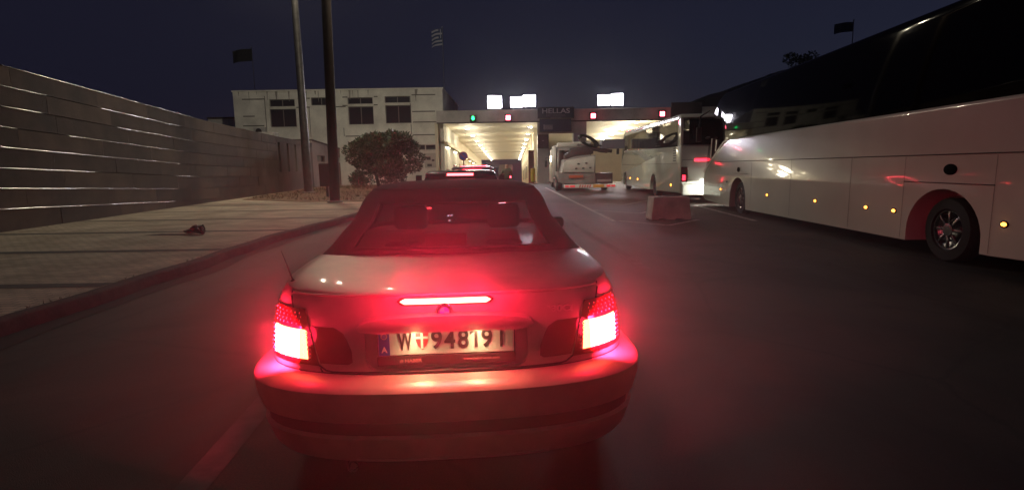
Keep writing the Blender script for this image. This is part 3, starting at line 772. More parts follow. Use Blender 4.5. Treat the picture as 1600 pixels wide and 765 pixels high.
# far coach
Y2 = -R(3.5)
P2 = Vector((7.1, 27.6, 0)); 
busB = thing('coach', 'white coach with cream curtains and floodlit rear bumper ahead of the nearest coach', 'coach', P2, Y2, 'white coaches in the queue')
W2 = 2.5
RB, FB = -5.75, 10.9
bm = NB()
prism(bm, [(RB, .42), (RB, 2.36), (RB + .95, 2.30), (9.2, 2.60), (10.1, 2.35), (11.0, 1.7), (11.1, 1.0), (11.0, .30), (8.8, .28), (-1, .35)], 0, W2, 'X', bev=.08, seg=3)
o = obj('body_shell', bm, m_bus, busB, 35)
cb = NB()
for y in (-.35, 9.2):
    prism(cb, [(y + .78 * math.cos(a), .42 + .72 * math.sin(a)) for a in [PI * k / 16 for k in range(17)]] + [(y - .78, -.5), (y + .78, -.5)], -.3, .5, 'X')
boolean_cut(o, cb)
bm = NB()
for y in (-.35, 9.2): bx(bm, .502, .55, y - .8, y + .8, .3, 1.15)
obj('arch_lining', bm, m_cavity, busB)
bm = NB()
prism(bm, [(RB + .03, 3.40), (RB + .2, 3.56), (9.6, 3.80), (10.2, 3.62), (10.55, 3.25), (10.35, 3.2), (9.5, 3.55), (RB + .9, 3.36)], 0, W2, 'X', bev=.05)
obj('roof', bm, m_bus, busB, 35)
for x in (0.0, W2 - .09):
    bm = NB(); prism(bm, [(RB, 2.33), (RB + .03, 3.42), (RB + .5, 3.44), (RB + .62, 2.28)], x, x + .09, 'X', bev=.02); obj('rear_pillar', bm, m_bus, busB, 35)
    bm = NB(); prism(bm, [(9.35, 3.60), (9.6, 3.66), (10.55, 3.30), (11.0, 2.2), (11.05, 1.7), (10.85, 1.7), (10.75, 2.2), (10.3, 3.1)], x, x + .09, 'X', bev=.02); obj('front_pillar', bm, m_bus, busB, 35)
m_clear = mat('lightly_tinted_glass', (.02, .02, .022), .03, spec=.6, alpha=.62)
for x in (.012, W2 - .03):
    bm = NB(); prism(bm, [(RB + .62, 2.28), (RB + .5, 3.40), (9.5, 3.58), (10.3, 3.15), (10.75, 2.2), (10.9, 1.75), (9.2, 2.58)], x, x + .018, 'X'); obj('window', bm, m_clear, busB)
    for y in (-2.6, -.2, 2.2, 4.6, 7.0):
        box('window_pillar', m_black, busB, x + .02, x + .04 if x > 1 else x + .035, y, y + .12, 2.42, 3.5)
m_curtain = mat('cream_curtain', (.62, .54, .38), .9, var=.3, vscale=6)
def curtain(y0, y1, z0, z1, x=.10):
    bm = NB(); n = max(6, int((y1 - y0) * 14)); prev = None
    for i in range(n + 1):
        y = y0 + (y1 - y0) * i / n; xx = x + .035 * math.sin(i * 1.5)
        row = [bm.verts.new((xx, y, z0)), bm.verts.new((xx, y, z1))]
        if prev: bm.faces.new((prev[0], prev[1], row[1], row[0]))
        prev = row
    return obj('curtain', bm, m_curtain, busB, 60)
curtain(7.9, 8.9, 2.55, 3.45); curtain(5.6, 6.9, 2.5, 3.4); curtain(4.5, 5.4, 2.5, 3.35); curtain(-4.3, -.6, 2.85, 3.3); curtain(5.5, 6.2, 2.5, 3.4, W2 - .12); curtain(-4.0, -2.0, 2.6, 3.3, W2 - .12)  # wide rear curtain stands in for the lit canopy ceiling in the glass
bm = NB()
for y in [-4.6 + 1.0 * i for i in range(13)]:
    for x in (.25, 1.5): bx(bm, x, x + .8, y, y + .25, 2.3, 2.98, bev=.06)
obj('seats', bm, mat('dark_seat_fabric', (.03, .025, .03), .9), busB, 40)['kind'] = 'stuff'
light('POINT', (1.25, 2.5, 3.2), 14, (1, .8, .5), busB, radius=.2, name='cabin_light')
light('POINT', (1.25, 7.5, 3.2), 14, (1, .8, .5), busB, radius=.2, name='cabin_light')
bm = NB(); bx(bm, .3, W2 - .3, RB - .03, RB + .03, 2.38, 3.34, bev=.02)
obj('rear_window', bm, m_busglass, busB, 40)
box('brake_bar', m_redlit_soft, busB, .55, W2 - .55, RB - .03, RB - .002, 1.70, 1.80)
seam_b = NB(); bx(seam_b, .06, W2 - .06, RB - .012, RB - .002, 1.745, 1.76); obj('panel_seam', seam_b, m_seam, busB)
for x in (.02, W2 - .3):
    t_ = box('tail_lamp', m_redglass, busB, x + .01, x + .27, RB - .03, RB + .02, .88, 1.48, bev=.03)
    box('tail_lamp_glow', m_redlit_soft, t_, x + .06, x + .18, RB - .04, RB - .031, .95, 1.16)
box('bumper', m_bus, busB, .06, W2 - .06, RB - .13, RB - .02, .36, .80, bev=.05)
box('number_plate', mat('plate_white', (.8, .8, .78), .4), busB, .95, 1.47, RB - .145, RB - .132, .45, .56)
seam(busB, [(RB + .1, 1.62), (10.9, 1.62)], .008)
bm = NB()
for k in range(6): bx(bm, -.008, .004, RB + .75, RB + 1.25, 1.72 + k * .10, 1.76 + k * .10)
obj('vent_grille', bm, m_seam, busB)
oval(busB, -4.2, .72, .08, .05, m_amber, 'marker_lamp'); oval(busB, 4.2, .78, .08, .05, m_amber, 'marker_lamp'); oval(busB, 7.0, .78, .08, .05, m_amber, 'marker_lamp')
for y in (-.35, 9.2):
    wheel(busB, .10, y, .50, .30, MATS['chromed_wheel_cover'], -1); wheel(busB, W2 - .1, y, .5, .3, MATS['chromed_wheel_cover'], 1)
box('windscreen', m_clear, busB, .1, W2 - .1, 11.02, 11.05, 1.75, 2.3)
bm = NB(); tube(bm, [(0.0, 10.4, 3.3), (-.25, 10.9, 3.2), (-.27, 11.0, 2.9)], .03, 8); bx(bm, -.36, -.18, 10.9, 11.06, 2.35, 2.9, bev=.03); obj('mirror', bm, m_black, busB, 40)
box('skirt_step', m_steel, busB, .1, .9, RB + .3, RB + 2.2, .16, .24)

# ------------------------------------------------------------------ crane truck
TY = R(1.5)
tr = thing('crane_truck', 'white service truck with folded crane and striped rear bumper left of the far coach', 'truck', (3.3, 34.7, 0), TY)
m_tw = mat('truck_white', (.55, .52, .47), .4, var=.2, vscale=1.5); m_tg = mat('truck_grey', (.27, .25, .24), .5, var=.25, vscale=2)
m_td = mat('truck_dark', (.05, .03, .03), .5)
# bumper 0..3.2 wide
bm = NB(); bx(bm, 0.05, 3.35, -.08, .05, .28, .58, bev=.02); obj('bumper', bm, mat('bumper_white', (.75, .73, .68), .4), tr)
m_rr = mat('glow_red_reflector', (.45, .03, .03), .25, emit=(1, .05, .06), estr=.5)  # unlit reflectors given a slight added glow
for (a, b_, m_) in ((.12, .35, m_rr), (.42, .75, m_rr), (2.75, 3.0, m_rr), (3.06, 3.3, m_rr)):
    box('tail_lamp', m_, tr, a, b_, -.11, -.081, .36, .50, bev=.01)
box('marker_board', mat('orange_board', (.75, .35, .05), .5), tr, 1.9, 2.6, -.11, -.081, .30, .56)
bm = NB()
for i in range(5): prism(bm, [(1.0 + i * .16, .31), (1.08 + i * .16, .31), (1.14 + i * .16, .55), (1.06 + i * .16, .55)], -.088, -.0805, 'Y')
obj('stripe_board', bm, mat('stripe_red', (.55, .04, .03), .5), tr)
box('chassis', m_td, tr, .6, 2.4, 2.0, 8.6, .45, .95)
bm = NB(); prism(bm, [(-.35, 1.7), (-.2, .75), (.3, .62), (1.0, .58), (2.1, .62), (2.1, 3.1), (.9, 3.0), (.1, 2.72), (0, 1.55)], .2, 1.9, 'Y', bev=.05)
obj('crane_base', bm, m_tg, tr, 35)
bm = NB(); prism(bm, [(.05, 1.65), (1.98, 1.6), (2.08, 2.92), (1.95, 3.02), (.25, 2.66), (.08, 2.45)], .12, .198, 'Y', bev=.02); obj('access_panel', bm, m_tw, tr, 35)
for (x, z) in ((1.0, 2.35), (1.5, 2.4), (.85, 1.95), (1.3, 1.97), (1.75, 2.0)):
    box('control_knob', m_td, tr, x - .07, x + .07, .10, .119, z - .06, z + .06)
box('warning_plate', mat('red_plate', (.55, .12, .06), .5), tr, .4, 1.3, .10, .199, 1.15, 1.38)
bm = NB(); prism(bm, [(.2, 2.74), (.9, 3.08), (2.0, 3.2), (2.0, 3.5), (1.4, 3.75), (.6, 3.55), (.2, 3.15)], .4, 1.6, 'Y', bev=.06); obj('turret', bm, m_td, tr, 35)
box('crate', m_td, tr, 2.12, 3.2, .15, 1.4, .62, 1.55, bev=.03); box('crate_lid', m_tg, tr, 2.2, 3.1, .12, .149, .78, .98)
# boom arm reaching to the right
bm = NB(); tube(bm, [(.6, 1.2, 3.55), (1.6, 1.1, 3.72), (3.3, 1.0, 3.42)], [.20, .2, .15], 10); obj('boom', bm, m_td, tr, 40)
bm = NB(); bx(bm, 2.6, 4.1, .8, 1.6, 3.65, 4.45, bev=.04); obj('work_basket', bm, mat('basket_grey', (.12, .11, .14), .5), tr)
bm = NB(); tube(bm, [(.1, 1.5, 4.0), (1.0, 1.5, 4.15), (2.0, 1.4, 4.2)], [.16, .16, .16], 8); bx(bm, -.2, 1.1, 1.2, 1.9, 3.85, 4.25, bev=.05); obj('upper_boom', bm, m_tw, tr, 40)
bm = NB()
for k in range(3):
    pts = [(1.75 + .62 * math.cos(a) * (1 - .12 * k), .9 + .08 * k, 4.33 + .42 * math.sin(a) * (1 - .12 * k) - .35 * math.cos(a)) for a in [2 * PI * i / 18 for i in range(19)]]
    tube(bm, pts, .07, 6)
tube(bm, [(1.2, .9, 4.4), (1.6, .8, 4.0), (2.4, .85, 3.95), (3.2, .9, 3.7)], .06, 6)
tube(bm, [(2.0, .7, 3.55), (2.5, .6, 3.35), (2.9, .7, 3.3), (3.2, .8, 3.5)], .05, 6)
obj('hydraulic_hoses', bm, m_black, tr, 50)
bm = NB(); lathe(bm, [(0, -.1), (.18, -.1), (.18, .1), (0, .1)], 14, Matrix.Translation((1.35, .75, 4.42)) @ Matrix.Rotation(PI / 2, 4, 'X')); obj('pulley', bm, m_steel, tr, 40)
# body panels and cab ahead
bm = NB(); bx(bm, -.10, 2.3, 3.0, 5.9, 1.0, 4.15, bev=.03); obj('box_body', bm, m_tg, tr, 35)
bm = NB()
for x in (-.105, 2.265): bx(bm, x, x + .04, 2.96, 2.999, 1.0, 4.15)
bx(bm, -.105, 2.305, 2.962, 2.998, 4.08, 4.155); obj('edge_trim', bm, m_td, tr)
bm = NB(); bx(bm, .35, .95, 2.95, 2.999, 2.2, 3.6); obj('rear_locker_door', bm, m_td, tr)
bm = NB(); bx(bm, -.05, .3, 1.9, 2.95, 1.1, 3.6, bev=.04); obj('gap_shade', bm, m_td, tr, 35)  # dark block puts in the shade of the gap between box body and crane
bm = NB(); prism(bm, [(6.1, .55), (6.1, 3.9), (7.6, 3.9), (8.4, 2.3), (8.5, .55)], -.05, 2.3, 'X', bev=.04); obj('cab', bm, m_tw, tr, 35)
box('cab_window', m_glass_dark, tr, -.07, -.045, 6.5, 7.6, 2.2, 3.3)
bm = NB(); bx(bm, .6, 1.9, 6.3, 7.3, 3.92, 4.35, bev=.06); obj('beacon_bar', bm, m_tg, tr, 35)
bm = NB(); tube(bm, [(-.06, 7.9, 3.1), (-.35, 8.0, 3.1), (-.36, 8.0, 2.7)], .03, 6); bx(bm, -.46, -.26, 7.95, 8.05, 2.1, 2.8, bev=.02); obj('mirror', bm, m_black, tr)
box('mudguard', mat('mudguard_red', (.30, .10, .08), .5), tr, -.25, .15, 2.4, 4.0, 1.0, 1.12, bev=.03)
for ch in tr.children:
    if ch.type == 'MESH': ch.data.transform(Matrix.Diagonal((1, 1, .73, 1)))
wheel(tr, -.30, 1.6, .52, .35, m_rim, -1); wheel(tr, 3.1, 1.6, .52, .35, m_rim, 1); wheel(tr, -.0, 7.4, .50, .3, m_rim, -1); wheel(tr, 2.4, 7.4, .50, .3, m_rim, 1); wheel(tr, -.10, 4.4, .5, .3, m_rim, -1)

# ------------------------------------------------------------------ cars
def ring(w, y0, y1, c, n=2.8, cf=None, N=22, x_round=None):
    """closed plan outline, counted from rear centre to the right, round the nose, back on the left"""
    cf = cf or c; e = 2.0 / n
    ths = [PI / 2 * (i / N) for i in range(N + 1)]
    def sp(t): return (max(0, math.sin(t)) ** e, max(0, math.cos(t)) ** e)
    rr = [(w * sp(t)[0], y0 + c * (1 - sp(t)[1])) for t in ths]
    ff = [(w * sp(t)[0], y1 - cf * (1 - sp(t)[1])) for t in reversed(ths)]
    K = 14; mid = [(w, y0 + c + (y1 - cf - y0 - c) * k / K) for k in range(1, K)]
    half = rr + mid + ff
    left = [(-x, y) for x, y in reversed(half[1:-1])]
    return half + left
NH = (22 + 1) * 2 + 13
def loft(bm, levels, zf=None, cap0=True, cap1=True, skip=None, mats=None):
    rings = []
    for (z, pts) in levels:
        rings.append([bm.verts.new((x, y, zf(x, y, z) if zf else z)) for x, y in pts])
    n = len(rings[0])
    for li, (a, b_) in enumerate(zip(rings, rings[1:])):
        for k in range(n):
            if skip and skip(li, k, n): continue
            f = bm.faces.new((a[k], a[(k + 1) % n], b_[(k + 1) % n], b_[k]))
            if mats: f.material_index = mats(li, k, n)
    if cap0: bm.faces.new(rings[0][::-1])
    if cap1: bm.faces.new(rings[-1])
    return rings

m_silver = mat('champagne_silver_paint', (0.42, 0.38, 0.30), 0.45, 0.5, coat=0.1, var=.22, vscale=7)
m_fabric = mat('black_soft_top_fabric', (0.040, 0.034, 0.034), 0.9, bump=0.25, bscale=260, var=.2, vscale=4)
m_int = mat('dark_interior_trim', (.012, .011, .012), .8)
m_seatl = mat('dark_seat_leather', (.03, .025, .025), .5)
m_cglass = mat('clear_car_glass', (.02, .02, .02), .02, spec=.5, alpha=.89)

CARX, CARY, CYAW = -0.281, 2.15, R(3.9)
car = thing('convertible_car', 'silver convertible with black soft top and glowing red brake lights, right in front', 'car', (CARX, CARY, 0), CYAW)
# rear face profile (z, y0, w, c)
PROF = [(.265, .20, .85, .50), (.280, .15, .885, .52), (.310, .130, .91, .55), (.408, .100, .935, .56), (.418, .118, .922, .55), (.482, .110, .928, .55),
        (.488, .090, .945, .56), (.56, .066, .955, .56), (.640, .046, .955, .56), (.650, .050, .952, .56), (.668, .066, .935, .55), (.680, .088, .905, .53), (.690, .110, .875, .52),
        (.700, .125, .868, .52), (.706, .118, .868, .52), (.76, .118, .868, .52), (.83, .124, .864, .52), (.90, .130, .852, .52), (.96, .136, .836, .51), (1.005, .142, .815, .50), (1.030, .148, .80, .49), (1.040, .160, .785, .48)]
def prof_at(z):
    for a, b_ in zip(PROF, PROF[1:]):
        if a[0] <= z <= b_[0]:
            t_ = (z - a[0]) / (b_[0] - a[0]); return tuple(a[i] + (b_[i] - a[i]) * t_ for i in range(1, 4))
    return PROF[-1][1:] if z > 1 else PROF[0][1:]
def rear_y(x, z, n=2.8):
    y0, w_, c = prof_at(z); q = min(1, abs(x) / w_) ** n
    return y0 + c * (1 - (1 - q) ** (1 / n))
def cz_shape(x, y, z):
    if z > 1.035: z += .042 * max(0, min(1, (y - .2) / .6)) * max(0, min(1, (3.0 - y) / .8))
    if z > .72 and y > 3.0: z -= (z - .72) * min(1, (y - 3.0) / 1.5) ** 1.4 * .75
    return z
levels = [(z, ring(w_, y0, 4.52 - y0 * .5, c)) for (z, y0, w_, c) in PROF]
# rounded shoulder and deck
for (z, y0, w_, c) in [(1.046, .185, .765, .46), (1.052, .26, .72, .42), (1.056, .40, .60, .36), (1.058, .70, .35, .25), (1.06, 1.1, .12, .1)]:
    levels.append((z, ring(w_, y0, 4.40 - y0, c)))
bm = NB(); loft(bm, levels, cz_shape)
body = obj('body', bm, m_silver, car, 32)
# plate recess and wheel arches
cb = NB()
def rrect(x0, x1, z0, z1, r, n=6):
    pts = []
    for cx_, cz_, a0 in ((x1 - r, z1 - r, 0), (x0 + r, z1 - r, PI / 2), (x0 + r, z0 + r, PI), (x1 - r, z0 + r, 3 * PI / 2)):
        for i in range(n + 1):
            a = a0 + PI / 2 * i / n; pts.append((cx_ + r * math.cos(a), cz_ + r * math.sin(a)))
    return pts
prism(cb, rrect(-.352, .352, .712, .950, .055), -.5, .158, 'Y')
for y in (.98, 3.62):
    for sx in (-1, 1):
        lathe(cb, [(0, 0), (.36, 0), (.36, .34), (0, .34)], 32, Matrix.Translation((sx * .66 if sx > 0 else -1.0, y, .33)) @ Matrix.Rotation(PI / 2, 4, 'Y'))
boolean_cut(body, cb)
for y in (.98, 3.62):
    wheel(car, -.86, y, .32, .21, m_rim, -1, spokes=10); wheel(car, .86, y, .32, .21, m_rim, 1, spokes=10)
def patch(name, zs, xl, xr, m, par, off=.006, ncol=12, thick=.02, sm=40):
    """sheet hugging the rear face between the left edge xl(z) and right edge xr(z)"""
    bm = NB(); out = []; inn = []
    for z in zs:
        a, b_ = xl(z), xr(z)
        out.append([bm.verts.new((a + (b_ - a) * i / ncol, rear_y(a + (b_ - a) * i / ncol, z) - off, z)) for i in range(ncol + 1)])
        inn.append([bm.verts.new((a + (b_ - a) * i / ncol, rear_y(a + (b_ - a) * i / ncol, z) + thick, z)) for i in range(ncol + 1)])
    R_ = len(zs)
    for g, fl in ((out, 0), (inn, 1)):
        for r_ in range(R_ - 1):
            for i in range(ncol):
                q = (g[r_][i], g[r_][i + 1], g[r_ + 1][i + 1], g[r_ + 1][i]); bm.faces.new(q if not fl else q[::-1])
    for r_ in range(R_ - 1):
        bm.faces.new((out[r_][0], out[r_ + 1][0], inn[r_ + 1][0], inn[r_][0])); bm.faces.new((out[r_][-1], inn[r_][-1], inn[r_ + 1][-1], out[r_ + 1][-1]))
    for i in range(ncol):
        bm.faces.new((out[0][i], inn[0][i], inn[0][i + 1], out[0][i + 1])); bm.faces.new((out[-1][i], out[-1][i + 1], inn[-1][i + 1], inn[-1][i]))
    return obj(name, bm, m, par, sm)
def interp(tab):
    def f(z):
        if z <= tab[0][0]: return tab[0][1]
        for a, b_ in zip(tab, tab[1:]):
            if z <= b_[0]: return a[1] + (b_[1] - a[1]) * (z - a[0]) / (b_[0] - a[0])
        return tab[-1][1]
    return f
def lin(a, b_, n): return [a + (b_ - a) * i / n for i in range(n + 1)]
def surf_line(name, pts, r, m, par, off=.0, n=8):
    P = []
    for a, b_ in zip(pts, pts[1:]):
        for i in range(n): t_ = i / n; P.append((a[0] + (b_[0] - a[0]) * t_, a[1] + (b_[1] - a[1]) * t_))
    P.append(pts[-1]); bm = NB(); tube(bm, [(x, rear_y(x, z) - off, z) for x, z in P], r, 6); return obj(name, bm, m, par, 60)
m_lens_led = bpy.data.materials.new('lit_led_brake_lens'); m_lens_led.use_nodes = True
t = m_lens_led.node_tree; b = t.nodes['Principled BSDF']; b.inputs['Base Color'].default_value = (.4, .02, .02, 1); b.inputs['Roughness'].default_value = .2
b.inputs['Emission Color'].default_value = (1.0, .11, .045, 1); b.inputs['Emission Strength'].default_value = 17.0
m_led = mat('lit_led', (.9, .5, .4), .3, emit=(1.0, .13, .05), estr=14.0)
m_ledsmall = mat('dim_led_dot', (.5, .1, .1), .3, emit=(1.0, .10, .14), estr=.8)
m_reflector = mat('dark_red_reflector', (.10, .004, .006), .12, coat=.4)
for sx, lab in ((-1, 'left'), (1, 'right')):
    L = lambda tab: (interp([(z, sx * x) for z, x in tab]))
    # wrap-around cluster on the wing
    lo = [(.715, .845), (.80, .850), (.90, .842), (.985, .805)]
    li_ = [(.715, .555), (.80, .578), (.90, .603), (.985, .625)]
    fl, fr = (L(lo), L(li_)) if sx < 0 else (L(li_), L(lo))
    hsg = patch('tail_lamp', lin(.735, .975, 8), fl, fr, m_redglass, car, .010, 14)
    # lit square of leds
    ia = [(.76, .610), (.90, .622)]; ib = [(.76, .792), (.90, .790)]
    fl, fr = (L(ib), L(ia)) if sx < 0 else (L(ia), L(ib))
    patch('lit_lens', lin(.762, .888, 5), fl, fr, m_lens_led, hsg, .016, 10, .004)
    bm = NB()
    for r_ in range(6):
        for c_ in range(6):
            x = sx * (.622 + .0315 * c_); z = .774 + .0205 * r_
            if abs(x) > .79: continue
            lathe(bm, [(0, -.006), (.008, -.004), (.0115, 0)], 8, Matrix.Translation((x, rear_y(x, z) - .0165, z)) @ Matrix.Rotation(-PI / 2, 4, 'X') @ Matrix.Diagonal((1, 1, -1, 1)))
    obj('led_array', bm, m_led, hsg, 60)
    bm = NB()
    for r_ in range(4):
        for c_ in range(7):
            x = sx * (.640 + .024 * c_ + .006 * (r_ % 2)); z = .908 + .0165 * r_
            lathe(bm, [(0, -.004), (.0035, -.002), (.0045, 0)], 6, Matrix.Translation((x, rear_y(x, z) - .0105, z)) @ Matrix.Rotation(-PI / 2, 4, 'X') @ Matrix.Diagonal((1, 1, -1, 1)))
    for r_ in range(7):
        for xx in (.803, .815, .596, .603):
            x = sx * (xx); z = .768 + .018 * r_
            lathe(bm, [(0, -.004), (.003, -.002), (.004, 0)], 6, Matrix.Translation((x, rear_y(x, z) - .0105, z)) @ Matrix.Rotation(-PI / 2, 4, 'X') @ Matrix.Diagonal((1, 1, -1, 1)))
    obj('led_dots', bm, m_ledsmall, hsg, 60)
    # inner reflector on the boot lid
    ro = [(.735, .550), (.80, .570), (.905, .598)]
    ri = [(.745, .425), (.755, .408), (.80, .410), (.85, .430), (.885, .450), (.903, .49)]
    fl, fr = (L(ro), L(ri)) if sx < 0 else (L(ri), L(ro))
    patch('reflector_panel', [.745, .748, .755, .775, .80, .83, .86, .88, .895, .903], fl, fr, m_reflector, car, .006, 10)
    y_ = rear_y(sx * .73, .83)
    light('POINT', (sx * .72, y_ - .14, .85), 2.2, RED, car, radius=.05, name='brake_light')
    light('AREA', (sx * .74, y_ - .06, .83), 115.0, RED, car, size=(.18, .14), rot=(PI / 2 - R(6), 0, R(sx * 6)), name='brake_light')
m_gap = mat('panel_gap', (.012, .008, .008), .9)
# boot lid shut lines
surf_line('shut_line', [(-.556, .722), (-.545, .700)], .004, m_gap, car)
for sx in (-1, 1):
    surf_line('shut_line', [(sx * .70, 1.02), (sx * .672, .93), (sx * .59, .80), (sx * .563, .735), (sx * .53, .713), (sx * .50, .709), (0, .709)], .0042, m_gap, car, off=-.001)
surf_line('bumper_gap', [(-.86, .700), (-.5, .699), (0, .699), (.5, .699), (.86, .700)], .006, m_gap, car, off=-.003, n=12)
bm = NB()
zs_ = [.418, .426, .470, .477]
patch('black_bumper_strip', [.420, .435, .45, .468, .480], lambda z: -.90, lambda z: .90, mat('black_bumper_trim', (.03, .028, .028), .5), car, .004, 40, .02)
patch('valance_panel', [.270, .283, .297], lambda z: -.42, lambda z: .45, mat('pale_valance', (.45, .41, .36), .4), car, .006, 20, .01)
# deck edge lip
surf_line('boot_lip', [(-.69, 1.034), (-.3, 1.040), (0, 1.041), (.3, 1.040), (.69, 1.034)], .006, m_silver, car, off=.002, n=10)
for sx in (-1, 1):
    bm = NB(); tube(bm, [(sx * .70, rear_y(.70, 1.03) + .0, 1.036), (sx * .715, .50, 1.052), (sx * .735, .70, 1.050), (sx * .75, .86, 1.046)], .0042, 6); obj('shut_line', bm, m_gap, car)
# handle moulding above the plate
bm = NB(); pts = []
for i in range(25):
    a = PI * i / 24; pts.append((-.375 * math.cos(a), .915 + .052 * math.sin(a) ** .55))
pts += [(.36, .905), (.30, .898), (-.30, .898), (-.36, .905)]
prism(bm, pts, .068, .135, 'Y', bev=.008); obj('boot_handle', bm, m_silver, car, 40)
# third brake light
bl_ = thing_b = None
hsg = patch('high_brake_lamp', [1.003, 1.008, 1.018, 1.026, 1.030], lambda z: -.21 + abs(z - 1.017) * 1.2, lambda z: .21 - abs(z - 1.017) * 1.2, m_redglass, car, .010, 20)
m_bar = mat('lit_led_bar', (.9, .5, .4), .3, emit=(1.0, .24, .13), estr=9.0)
patch('lit_strip', [1.006, 1.010, 1.017, 1.024, 1.028], lambda z: -.195 + abs(z - 1.017) * 1.8, lambda z: .195 - abs(z - 1.017) * 1.8, m_bar, hsg, .016, 20, .004)
for x in (-.14, 0, .14): light('POINT', (x, -.02, 1.12), 13.0, RED, car, radius=.03, name='brake_light')
# number plate
m_plate = mat('plate_face', (.50, .47, .43), .35, var=.06, vscale=6)
pl = box('number_plate', m_plate, car, -.292, .292, .118, .126, .786, .908, bev=.003)
MP = lambda x, z, y=.1165: Matrix.Translation((x, y, z)) @ FACE
m_ptext = mat('plate_lettering', (.03, .01, .01), .5)
for ch, x0, x1 in (('W', -.208, -.146), ('9', -.066, -.019), ('4', -.010, .038), ('8', .050, .096), ('1', .104, .136), ('9', .150, .197), ('I', .231, .243)):
    if ch == '1':
        bm = NB(); prism(bm, [(.121, .812), (.134, .812), (.134, .899), (.124, .899), (.101, .880), (.101, .867), (.121, .881)], .1140, .1165, 'Y'); obj('lettering', bm, m_ptext, pl); continue
    o_ = text_obj('lettering', ch, .118, m_ptext, pl, Matrix(), .0026)
    vx = [v.co.x for v in o_.data.vertices]; vy = [v.co.y for v in o_.data.vertices]; cx_, wx = (max(vx) + min(vx)) / 2, max(vx) - min(vx); cy_, hy2 = (max(vy) + min(vy)) / 2, max(vy) - min(vy)
    for v in o_.data.vertices: v.co.x = (v.co.x - cx_) * (x1 - x0) / wx; v.co.y = (v.co.y - cy_) * .084 / hy2
    o_.matrix_local = MP((x0 + x1) / 2, .850 + .004 * (x0 + .2))
bm = NB(); prism(bm, [(-.132, .888), (-.078, .888), (-.079, .850), (-.088, .825), (-.105, .808), (-.122, .825), (-.131, .850)], .1155, .119, 'Y'); obj('shield_emblem', bm, mat('shield_red', (.5, .02, .03), .4), pl)
bm = NB(); bx(bm, -.110, -.100, .1140, .1153, .814, .887); bx(bm, -.131, -.079, .1141, .1152, .857, .867); obj('shield_cross', bm, m_plate, pl)
box('country_strip', mat('plate_blue', (.02, .03, .25), .4), pl, -.290, -.243, .1155, .119, .788, .906)
text_obj('country_letter', 'A', .034, m_plate, pl, MP(-.266, .812, .1145), .0008)
bm = NB()
for k in range(12):
    a = 2 * PI * k / 12; bx(bm, -.266 + .012 * math.cos(a) - .0015, -.266 + .012 * math.cos(a) + .0015, .1140, .1153, .872 + .012 * math.sin(a) - .0015, .872 + .012 * math.sin(a) + .0015)
obj('star_ring', bm, mat('star_yellow', (.6, .5, .05), .5), pl)
hold = box('plate_holder', mat('plate_holder_black', (.03, .008, .008), .4), car, -.298, .298, .127, .157, .745, .911, bev=.004)
box('holder_strip', mat('plate_holder_black', (.03, .008, .008), .4), hold, -.298, .298, .112, .1265, .742, .784, bev=.003)
m_ht = mat('holder_lettering', (.30, .12, .11), .5)
text_obj('lettering', '# HABER', .019, m_ht, hold, MP(-.155, .762, .111), .0006, sx=1.25)
text_obj('lettering', 'www.haber-auto.com', .015, m_ht, hold, MP(.150, .763, .111), .0004, sx=1.2)
for x in (-.13, .13):
    box('plate_lamp', mat('lit_plate_lamp', (.9, .8, .6), .3, emit=(1.0, .72, .36), estr=3.5), car, x - .03, x + .03, .098, .130, .889, .8975)
    light('SPOT', (x, .06, .90), 3.2, (1.0, .70, .36), car, radius=.02, rot=(R(-12), 0, 0), spot=R(150), blend=.8, name='plate_light')
    light('POINT', (x, .075, .880), .5, (1.0, .70, .36), car, radius=.015, name='plate_light')
# roundel badge
bM = Matrix.Translation((-.005, rear_y(0, .968) - .012, .974)) @ Matrix.Rotation(PI / 2, 4, 'X')
bm = NB(); lathe(bm, [(0, 0), (.036, 0), (.036, .006), (.032, .009), (0, .009)], 28, bM); bdg = obj('roundel_badge', bm, m_chrome, car, 30)
bm = NB(); lathe(bm, [(.021, .0095), (.031, .0095), (.031, .0105), (.021, .0105), (.021, .0095)], 28, bM); obj('badge_ring', bm, m_black, bdg)
for q, m_ in ((0, mat('badge_blue', (.05, .15, .5), .3)), (1, m_plate), (2, MATS['badge_blue']), (3, m_plate)):
    bm = NB(); pts = [(0, 0)] + [(.020 * math.cos(PI / 2 * (q + i / 6)), .020 * math.sin(PI / 2 * (q + i / 6))) for i in range(7)]
    prism(bm, pts, .0095, .0108, 'Z'); bmesh.ops.transform(bm, matrix=bM, verts=bm.verts[:]); obj('badge_quadrant', bm, m_, bdg)
text_obj('model_lettering', '330Ci', .040, mat('satin_letter', (.42, .38, .32), .5, .3), car, Matrix.Translation((.50, rear_y(.50, .955) - .004, .955)) @ Matrix.Rotation(R(6), 4, 'Z') @ FACE, .0015, .002, sx=1.3)
# antenna
bm = NB(); lathe(bm, [(.016, 0), (.012, .02), (.006, .03)], 12, Matrix.Translation((-.735, .44, 1.04))); tube(bm, [(-.735, .44, 1.065), (-.80, .50, 1.20)], [.004, .0015], 6); obj('antenna', bm, m_black, car, 40)

